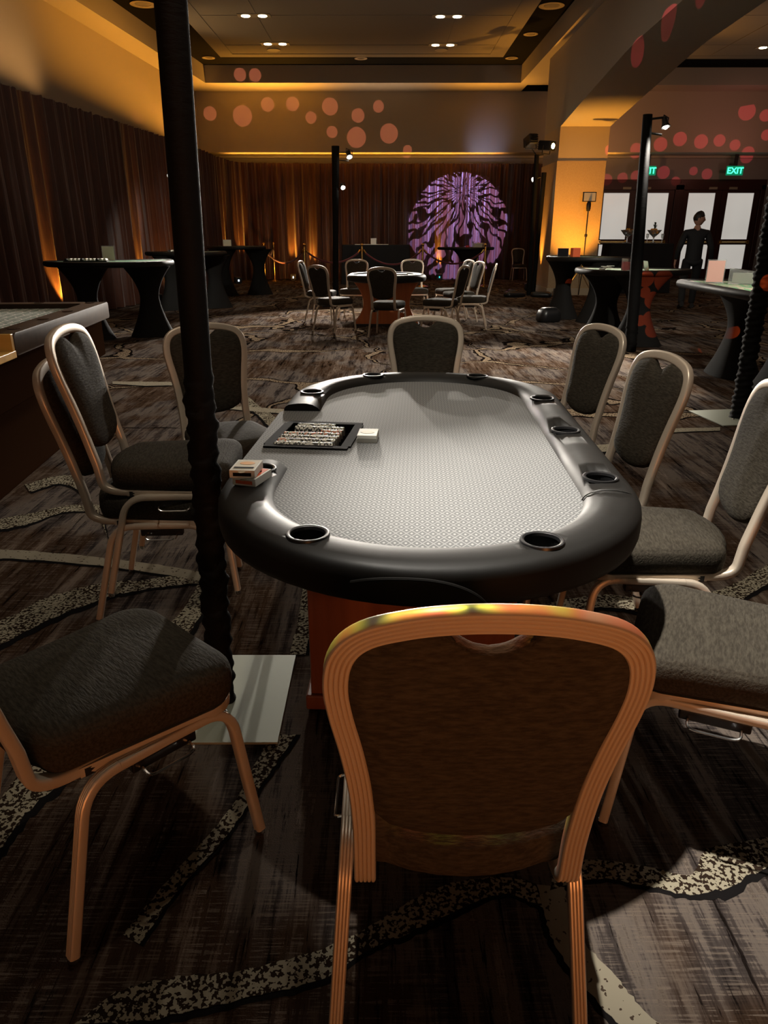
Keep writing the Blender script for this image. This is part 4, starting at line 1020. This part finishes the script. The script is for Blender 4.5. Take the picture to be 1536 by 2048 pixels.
legs_ = ((-1, (-.10, .02, .86), (-.125, .11, .50), (-.135, .00, .10)), (1, (.10, .0, .86), (.105, .10, .49), (.10, .30, .12)))
legs_ = ((-1, (-.10, .0, .86), (-.12, .05, .49), (-.13, -.16, .11)), (1, (.10, .02, .86), (.11, .16, .50), (.12, .22, .08)))
for s, hp_, kn, an in legs_:
    h = nd(hp_, .085, pel); k = nd(kn, .056, h); c = nd(tuple(Vector(kn) * .6 + Vector(an) * .4 + Vector((0, -.02, 0))), .052, k); a = nd(an, .036, c); nd((an[0], an[1] + .13, an[2] - .055), .032, a)
body = skin_obj('body', N_, E_, pel, 'skin', pr0)
# head joined into the same body mesh: skull, brow, nose, lips, chin, ears; face looks along +x
hm = MB(); n = 28; m_ = 20; rs = []
def headpt(th, ph):
    # th around (0 = face direction +x), ph from chin (0) to crown (1)
    z = -math.cos(PI * ph); r = math.sin(PI * ph); cx, cy = math.cos(th), math.sin(th)
    x, y = r * cx * .098, r * cy * .076; zz = z * .122
    if cx > 0:
        f = cx ** 2
        jaw = max(0, -z - .15); x -= .010 * jaw; y *= 1 - .35 * jaw * f
        fr = math.exp(-(th if th < PI else th - 2 * PI) ** 2 / .02)
        x += fr * (.026 * math.exp(-((z + .22) / .11) ** 2) + .012 * math.exp(-((z + .02) / .18) ** 2))      # nose
        fl = math.exp(-(th if th < PI else th - 2 * PI) ** 2 / .09)
        x += fl * (.007 * math.exp(-((z + .48) / .045) ** 2) + .006 * math.exp(-((z + .60) / .05) ** 2) + .012 * math.exp(-((z + .84) / .12) ** 2))   # lips, chin
        x += .005 * math.exp(-((z - .14) / .08) ** 2) * f                                                       # brow
        for ey in (.42, 2 * PI - .42): x -= .004 * math.exp(-((th - ey) ** 2) / .03 - ((z + .02) / .10) ** 2)     # eye sockets
    else: y *= 1 - .12 * max(0, -z); x *= 1 - .25 * max(0, -z - .2)
    return (x, y, zz)
for j in range(1, m_): rs.append([headpt(2 * PI * i / n, j / m_) for i in range(n)])
hm.rings(rs)
for sy in (-1, 1): hm.sphere((-.012, sy * .077, -.012), .030, 10, 8, .75, .35, 1.15)
for sy in (-1, 1): hm.sphere((.078, sy * .031, .0), .0125, 8, 6)
hm.v = [(x + .012, y + .02, z + 1.622) for x, y, z in hm.v]
hob = hm.build('head_tmp', 'skin', smooth=60)
bm = bmesh.new(); bm.from_mesh(body.data); bm.from_mesh(hob.data); bm.to_mesh(body.data); bm.free(); bpy.data.objects.remove(hob)
body.data.polygons.foreach_set('use_smooth', [True] * len(body.data.polygons))
# hair cap with short tufts
hr = MB(); rs = []
for j in range(8, 20):
    r = []
    for i in range(n):
        th = 2 * PI * i / n; x, y, z = headpt(th, j / 20); face = max(0, math.cos(th))
        lim = .048 if face > .12 else (-.03 if math.cos(th) > -.25 else -.075)
        k = 1.06 + .04 * math.sin(7 * th + j) ; up = .004 + .008 * (j / 20) + .014 * face * (j > 14)
        zz = max(z, lim); r.append((x * k, y * k, zz + (up if z > lim else 0)))
    rs.append(r)
hr.rings(rs); rg = random.Random(9)
for k in range(70):
    th = rg.uniform(0, 2 * PI); x, y, z = headpt(th, rg.uniform(.68, .97))
    if math.cos(th) > .6 and z < .07: continue
    d = Vector((x + .03, y, z)).normalized() + Vector((.4, 0, .4)); p = Vector((x, y, z)) * 1.02 + Vector((0, 0, .004)); s = Vector((-math.sin(th), math.cos(th), 0)) * .010
    t_ = d.normalized() * rg.uniform(.010, .020); hr.rings([[p - s, p + s * .2 + Vector((.008, 0, .004)), p + s], [p + t_ - s * .15, p + t_, p + t_ + s * .15]])
hr.v = [(x + .012, y + .02, z + 1.622) for x, y, z in hr.v]; hr.build('hair', 'hair', pr0, smooth=50)
# shirt
N_, E_ = [], []
b0 = nd((0, 0, .80), (.170, .135)); b00 = nd((0, 0, .95), (.166, .128), b0); b1 = nd((0, -.01, 1.08), (.158, .120), b00); b2 = nd((0, -.012, 1.26), (.182, .130), b1); b3 = nd((0, 0, 1.385), (.150, .110), b2); nd((0, .005, 1.465), .070, b3)
for s, el, wr in ((-1, (-.275, -.03, 1.13), (-.30, .06, .90)), (1, (.285, -.04, 1.13), (.335, .05, .89))):
    sh = nd((s * .19, -.005, 1.385), .080, b3); e = nd(el, .060, sh); f1 = nd(tuple((Vector(el) * .55 + Vector(wr) * .45)), .054, e); nd(wr, .040, f1)
skin_obj('shirt', N_, E_, b0, 'shirt_black', pr0)
N_, E_ = [], []
b0 = nd((0, 0, .95), (.150, .118))
for s, hp_, kn, an in legs_:
    h = nd(hp_, .105, b0); k = nd(kn, .076, h); c = nd(tuple(Vector(kn) * .5 + Vector(an) * .5 + Vector((0, -.015, 0))), .070, k); nd((an[0], an[1], an[2] - .01), .062, c)
skin_obj('trousers', N_, E_, b0, 'trouser_black', pr0)
for s, hp_, kn, an in legs_:
    tilt = .12 if s < 0 else 0
    sh = MB(); rs = []
    for k in range(9):
        t = k / 8; yy = -.09 + .28 * t; wd = .042 + .012 * math.sin(PI * min(1, t * 1.1)); h = .10 - .06 * t
        if k == 8: wd *= .55
        rs.append([(an[0] + wd * math.cos(a), an[1] + yy, max(.006, .006 + tilt * (1 - t) * .5 + (h / 2) * (1 + math.sin(a)))) for a in [2 * PI * i / 12 for i in range(12)]])
    sh.rings(rs); sh.build('shoe', 'shoe_black', pr0, smooth=60)

# ------------------------------------------------------------------ light
def aim(o, target):
    d = Vector(target) - o.location; o.rotation_euler = d.to_track_quat('-Z', 'Y').to_euler()
def spot(name, loc, target, watts, angle, colour=(1, 1, 1), blend=.4, size=.04, gobo=None):
    l = bpy.data.lights.new(name, 'SPOT'); l.energy = watts; l.spot_size = R(angle); l.spot_blend = blend; l.color = colour; l.shadow_soft_size = size
    o = bpy.data.objects.new(name, l); COL.objects.link(o); o.location = loc; aim(o, target)
    if gobo:
        l.use_nodes = True; t = NT(l.node_tree); em = l.node_tree.nodes['Emission']
        tc = t.n('ShaderNodeTexCoord'); sx = t.n('ShaderNodeSeparateXYZ'); t.l(tc.outputs['Normal'], sx.inputs[0])
        k = 1 / math.tan(R(angle / 2)); u = t.math('MULTIPLY', t.math('DIVIDE', sx.outputs[0], sx.outputs[2]), k); v = t.math('MULTIPLY', t.math('DIVIDE', sx.outputs[1], sx.outputs[2]), k)
        bpy.context.view_layer.update(); f = gobo(t, u, v, o, k) if getattr(gobo, 'pts', False) else gobo(t, u, v)
        if isinstance(f, tuple): t.l(f[1], em.inputs['Color']); f = f[0]
        t.l(f, em.inputs['Strength'])
    return o
def area(name, loc, target, watts, sx, sy, colour):
    l = bpy.data.lights.new(name, 'AREA'); l.shape = 'RECTANGLE'; l.size = sx; l.size_y = sy; l.energy = watts; l.color = colour
    o = bpy.data.objects.new(name, l); COL.objects.link(o); o.location = loc; aim(o, target); return o
AMB = (1, .41, .045)
def comb(t, u, v):
    c = t.n('ShaderNodeCombineXYZ'); t.l(u, c.inputs[0]); t.l(v, c.inputs[1]); return c.outputs[0]
def dots(scale, lo, hi):
    def g(t, u, v):
        vo = t.n('ShaderNodeTexVoronoi'); vo.voronoi_dimensions = '2D'; vo.inputs['Scale'].default_value = scale; vo.inputs['Randomness'].default_value = .75
        t.l(comb(t, u, v), vo.inputs['Vector']); sp = t.n('ShaderNodeSeparateColor'); t.l(vo.outputs['Color'], sp.inputs[0])
        r = t.math('ADD', lo, t.math('MULTIPLY', sp.outputs[0], hi - lo))
        return t.math('MULTIPLY', t.math('GREATER_THAN', t.math('SUBTRACT', r, vo.outputs['Distance']), 0), 1.0)
    return g
def discs(points):
    # round holes in a metal slide: each throws one disc of light at a wall point
    def g(t, u, v, o, k):
        inv = o.matrix_world.inverted(); acc = None
        for x, y, z, r in points:
            q = inv @ Vector((x, y, z)); a, b_ = q.x / q.z * k, q.y / q.z * k; rr = r / abs(q.z) * k
            du, dv = t.math('SUBTRACT', u, a), t.math('SUBTRACT', v, b_)
            d2 = t.math('ADD', t.math('MULTIPLY', du, du), t.math('MULTIPLY', dv, dv)); h = t.math('LESS_THAN', d2, rr * rr)
            acc = h if acc is None else t.math('MAXIMUM', acc, h)
        return acc
    g.pts = True; return g
def tree(t, u, v):
    # branching leaf pattern: rays from a low point cut by wandering cells
    u2 = t.math('ADD', u, 0.05); v2 = t.math('ADD', v, .62)
    r = t.math('SQRT', t.math('ADD', t.math('MULTIPLY', u2, u2), t.math('MULTIPLY', v2, v2)))
    th = t.math('ARCTAN2', u2, v2)
    nz = t.n('ShaderNodeTexNoise'); nz.inputs['Scale'].default_value = 2.2; nz.inputs['Detail'].default_value = 2; t.l(comb(t, u, v), nz.inputs['Vector'])
    thn = t.math('ADD', th, t.math('MULTIPLY', t.math('SUBTRACT', nz.outputs[0], .5), .55))
    vo = t.n('ShaderNodeTexVoronoi'); vo.voronoi_dimensions = '2D'; vo.feature = 'DISTANCE_TO_EDGE'; vo.inputs['Scale'].default_value = 1.; vo.inputs['Randomness'].default_value = .9
    t.l(comb(t, t.math('MULTIPLY', thn, 6.4), t.math('MULTIPLY', t.math('LOGARITHM', t.math('ADD', r, .12), 2.0), .95)), vo.inputs['Vector'])
    lit = t.math('GREATER_THAN', vo.outputs['Distance'], .14)
    rr = t.math('SQRT', t.math('ADD', t.math('MULTIPLY', u, u), t.math('MULTIPLY', v, v)))
    return t.math('MULTIPLY', lit, t.math('LESS_THAN', rr, .94))
def rainbow(t, u, v):
    nz = t.n('ShaderNodeTexNoise'); nz.inputs['Scale'].default_value = 3.6; nz.inputs['Detail'].default_value = 1; t.l(comb(t, u, v), nz.inputs['Vector'])
    return (t.math('MULTIPLY', t.math('GREATER_THAN', nz.outputs[0], .40), 1.), t.ramp(nz.outputs[0], [(.38, (.25, .45, .04)), (.46, (.9, .75, .08)), (.54, (1, .16, .05)), (.62, (.9, .45, .25))]))
DOT_BACK= [(-5.063, 23.85, 4.634, 0.189), (-4.122, 23.85, 4.57, 0.277), (-3.377, 23.85, 4.865, 0.188), (-2.652, 23.85, 4.878, 0.188), (-2.128, 23.85, 4.531, 0.16), (-1.567, 23.85, 4.814, 0.232), (-1.525, 23.85, 4.154, 0.161), (-0.809, 23.85, 4.01, 0.279), (-0.757, 23.85, 4.582, 0.189), (0.147, 23.85, 4.115, 0.264), (-0.16, 23.85, 4.814, 0.16), (0.695, 23.85, 3.679, 0.133), (-3.7, 23.85, 5.471, 0.172), (-4.13, 23.85, 5.484, 0.172)]
DOT_LEFT= [(-5.72, 18.998, 3.917, 0.139), (-5.72, 20.508, 4.264, 0.131), (-5.72, 21.267, 3.933, 0.176), (-5.72, 21.557, 4.689, 0.176), (-5.72, 19.646, 4.633, 0.124)]
DOT_RIGHT= [(8.632, 23.85, 5.484, 0.201), (9.329, 23.85, 5.609, 0.157), (10.131, 23.85, 5.609, 0.2), (8.447, 23.85, 4.878, 0.159), (9.191, 23.85, 5.03, 0.159), (9.986, 23.85, 5.03, 0.159), (10.554, 23.85, 4.685, 0.233), (11.111, 23.85, 4.582, 0.16), (7.735, 23.85, 4.673, 0.16), (7.068, 23.85, 4.414, 0.161), (8.156, 23.85, 3.825, 0.192), (8.71, 23.85, 3.97, 0.191), (9.339, 23.85, 3.904, 0.191), (9.879, 23.85, 3.931, 0.162), (10.356, 23.85, 3.812, 0.148), (10.778, 23.85, 3.599, 0.178), (7.448, 23.85, 3.706, 0.163), (11.236, 23.85, 4.075, 0.147), (6.99, 25.0, 2.944, 0.173), (7.486, 25.0, 3.001, 0.157), (7.902, 25.0, 3.058, 0.157), (8.751, 25.0, 3.158, 0.188), (10.12, 25.0, 3.115, 0.157), (9.164, 25.0, 2.901, 0.141), (9.684, 25.0, 3.2, 0.125)]
DOT_TABLE= [(3.297, 9.6, 0.817, 0.095), (3.526, 9.6, 0.805, 0.126), (3.311, 9.6, 0.66, 0.064), (3.412, 9.55, 0.578, 0.101), (3.274, 9.5, 0.337, 0.07), (3.406, 9.5, 0.356, 0.102), (3.425, 9.45, 0.219, 0.089), (3.626, 7.3, 0.659, 0.083), (3.453, 7.3, 0.478, 0.064), (3.635, 7.25, 0.292, 0.079), (3.315, 7.4, 0.563, 0.069), (3.051, 12.3, 0.665, 0.073)]
# white spots on the tables
spot('key_spot', (-.22, 1.745, 3.26), (.50, 1.68, .75), 860, 38, (1, .94, .84), .9, .03)
spot('fill_spot_far', (-.20, 1.75, 3.27), (1.05, 3.2, .75), 150, 58, (1, .91, .76), .8, .04)  # weaker fill added at the same lamp, lifts the far right chairs
spot('fill_spot_left', (-.24, 1.76, 3.27), (-1.0, 2.5, .5), 60, 74, (1, .88, .70), .9, .05)  # fill added for the left chairs and carpet
spot('left_pole_spot', (-3.25, 11.95, 2.1), (-3.9, 10.7, .9), 120, 70, (1, .93, .8), .5)
spot('left_pole_spot_far', (-3.2, 12.05, 2.1), (-3.7, 14.8, 1.0), 170, 60, (1, .93, .8), .5)
spot('slim_pole_spot', (-.74, 17.7, 2.9), (.1, 10.6, .2), 2600, 50, (1, .92, .8), .35)
spot('slim_pole_spot_back', (-.70, 18.0, 2.9), (-.3, 22.1, 1.0), 90, 45, (1, .93, .82), .5)
spot('right_pole_spot', (3.16, 9.15, 2.45), (3.2, 11.9, .9), 260, 80, (1, .93, .8), .5)
spot('right_pole_spot_near', (3.12, 8.98, 2.45), (1.3, 7.8, 0), 1000, 80, (1, .92, .8), .5)
spot('edge_pole_spot', (3.12, 5.50, 2.8), (3.6, 7.1, .9), 260, 60, (1, .93, .8), .5)
spot('short_pole_spot', (3.40, 18.2, 2.5), (1.4, 12.0, .6), 1700, 44, (1, .93, .82), .5)
spot('carpet_spot', (-1.1, 17.6, 2.3), (-1.4, 9.0, 0), 3000, 46, (1, .92, .82), .5)
# amber floor uplights close to the cloth
for (x, y) in UP:
    left = x < -3.5
    spot('uplight_amber', (x - .10, y, .2) if left else (x, y + .12, .2), (x - .62, y + .03, 2.6) if left else (x, y + .50, 2.2), 420, 28, AMB, .8, .02)
spot('uplight_amber_fold', (-2.25, 24.12, .2), (-2.25, 24.6, 2.2), 260, 28, AMB, .7, .02)
spot('uplight_amber_fold', (-4.1, 23.5, .2), (-4.6, 23.9, 2.2), 260, 28, AMB, .7, .02)
# amber wash on the upper walls from added light strips and spots without fittings
def strip(name, loc, rot, watts, sx, sy, colour):
    o = area(name, loc, (loc[0], loc[1] + .01, loc[2] + 5), watts, sx, sy, colour); o.rotation_euler = rot; o.data.spread = R(95); return o
strip('strip_left_far', (-4.75, 18.5, 3.42), (PI, R(-26), R(4)), 60, .1, 7.5, AMB)
strip('strip_left_near', (-5.25, 11.0, 3.42), (PI, R(-24), R(4)), 28, .1, 7, (1, .52, .17))
strip('strip_back_left', (-3.3, 23.1, 3.35), (PI + R(18), 0, 0), 70, 2.8, .1, AMB)
strip('strip_back_mid', (-.2, 23.1, 3.35), (PI + R(18), 0, 0), 13, 3.0, .1, (1, .62, .32))
strip('strip_back_right', (2.9, 22.9, 3.35), (PI + R(18), 0, 0), 26, 2.0, .1, AMB)
led = strip('strip_ledge', (-.6, 24.15, 3.42), (PI, 0, 0), 60, 8.2, .08, AMB); led.data.spread = PI
led = strip('strip_ledge_right', (6.2, 24.15, 3.30), (PI, 0, 0), 10, 1.8, .08, AMB); led.data.spread = PI
spot('wash_amber_right', (6.0, 22.0, 3.4), (6.6, 23.9, 4.3), 60, 120, (1, .40, .14), .9, .05)
spot('wash_amber_right', (10.0, 22.0, 3.4), (10.0, 23.9, 4.3), 26, 120, (1, .34, .24), .9, .05)
spot('uplight_amber_column', (4.2, 17.1, .2), (4.5, 18.0, 2.9), 800, 78, AMB, .9, .05)
spot('uplight_amber_column_side', (3.66, 18.9, .3), (3.95, 19.3, 4.2), 420, 50, AMB, .9, .05)
spot('cool_spill', (2.9, 22.9, 3.1), (3.0, 23.85, 3.75), 26, 70, (.62, .62, 1), 1., .03)
# added unseen spots in place of warm bounce on the ceiling panels
spot('ceiling_wash_left', (-5.0, 17.5, 3.6), (-3.2, 17.5, 5.45), 90, 80, (1, .62, .26), .9, .2)
spot('ceiling_wash', (-.2, 12.5, 1.4), (-.2, 17.5, 5.45), 75, 110, (1, .80, .58), .9, .3)
spot('ceiling_wash_right', (9.5, 14, 1.5), (9.5, 18.5, 5.45), 200, 110, (1, .66, .45), .9, .3)
spot('drape_wash', (-3.0, 21.3, .3), (-2.4, 24.5, 1.9), 90, 95, (1, .42, .08), .9, .05)  # added low amber spots that warm the drapes, no fittings there
spot('drape_wash', (.6, 21.8, .3), (.6, 24.5, 1.9), 40, 95, (1, .42, .08), .9, .05)
spot('drape_wash', (-3.7, 16.6, .3), (-5.1, 17.2, 1.7), 45, 95, (1, .40, .07), .9, .05)
# projections
spot('purple_gobo', (3.20, 18.1, 3.25), (2.35, 24.5, 1.60), 9500, 28, (.44, .36, 1.0), .05, .005, tree)
spot('dot_projector_back', (.6, -2.5, 3.6), (-2.6, 24, 4.25), 13000, 34, (1, .26, .14), .3, .003, discs(DOT_BACK))
spot('dot_projector_left', (.9, -2.5, 3.6), (-5.7, 20.5, 4.2), 6000, 20, (1, .26, .10), .3, .003, discs(DOT_LEFT))
spot('dot_projector_right', (-.6, -2.6, 3.6), (8.9, 24, 4.2), 15000, 24, (1, .07, .10), .2, .003, discs(DOT_RIGHT))
spot('dot_projector_tables', (.6, -2.4, 3.0), (3.2, 8.0, .6), 24000, 24, (1, .11, .02), .2, .003, discs(DOT_TABLE))
spot('rainbow_gobo', (-.1, 2.6, 3.4), (.12, .80, .85), 650, 13, (1, 1, 1), .6, .01, rainbow)
# amber glow of the uplights behind the viewer, low house light
amb = area('amber_behind', (.8, -2.4, .24), (0.2, 1.0, 1.5), 8.5, 1.4, .3, (1, .34, .10)); amb.data.spread = R(70)
area('house_light', (-.5, 8, 5.35), (-.5, 8, 0), 75, 6, 12, (1, .82, .62))
area('house_light_right', (10, 12, 5.35), (10, 12, 0), 50, 6, 12, (1, .66, .5))
for x, y in ((-2.6, 17.1), (1.3, 17.15), (-2.5, 19.4), (1.36, 19.5), (9.05, 19.75)): spot('twin_downlight_beam', (x, y, 5.4), (x, y, 0), 60, 60, (1, .82, .55), .6, .05)
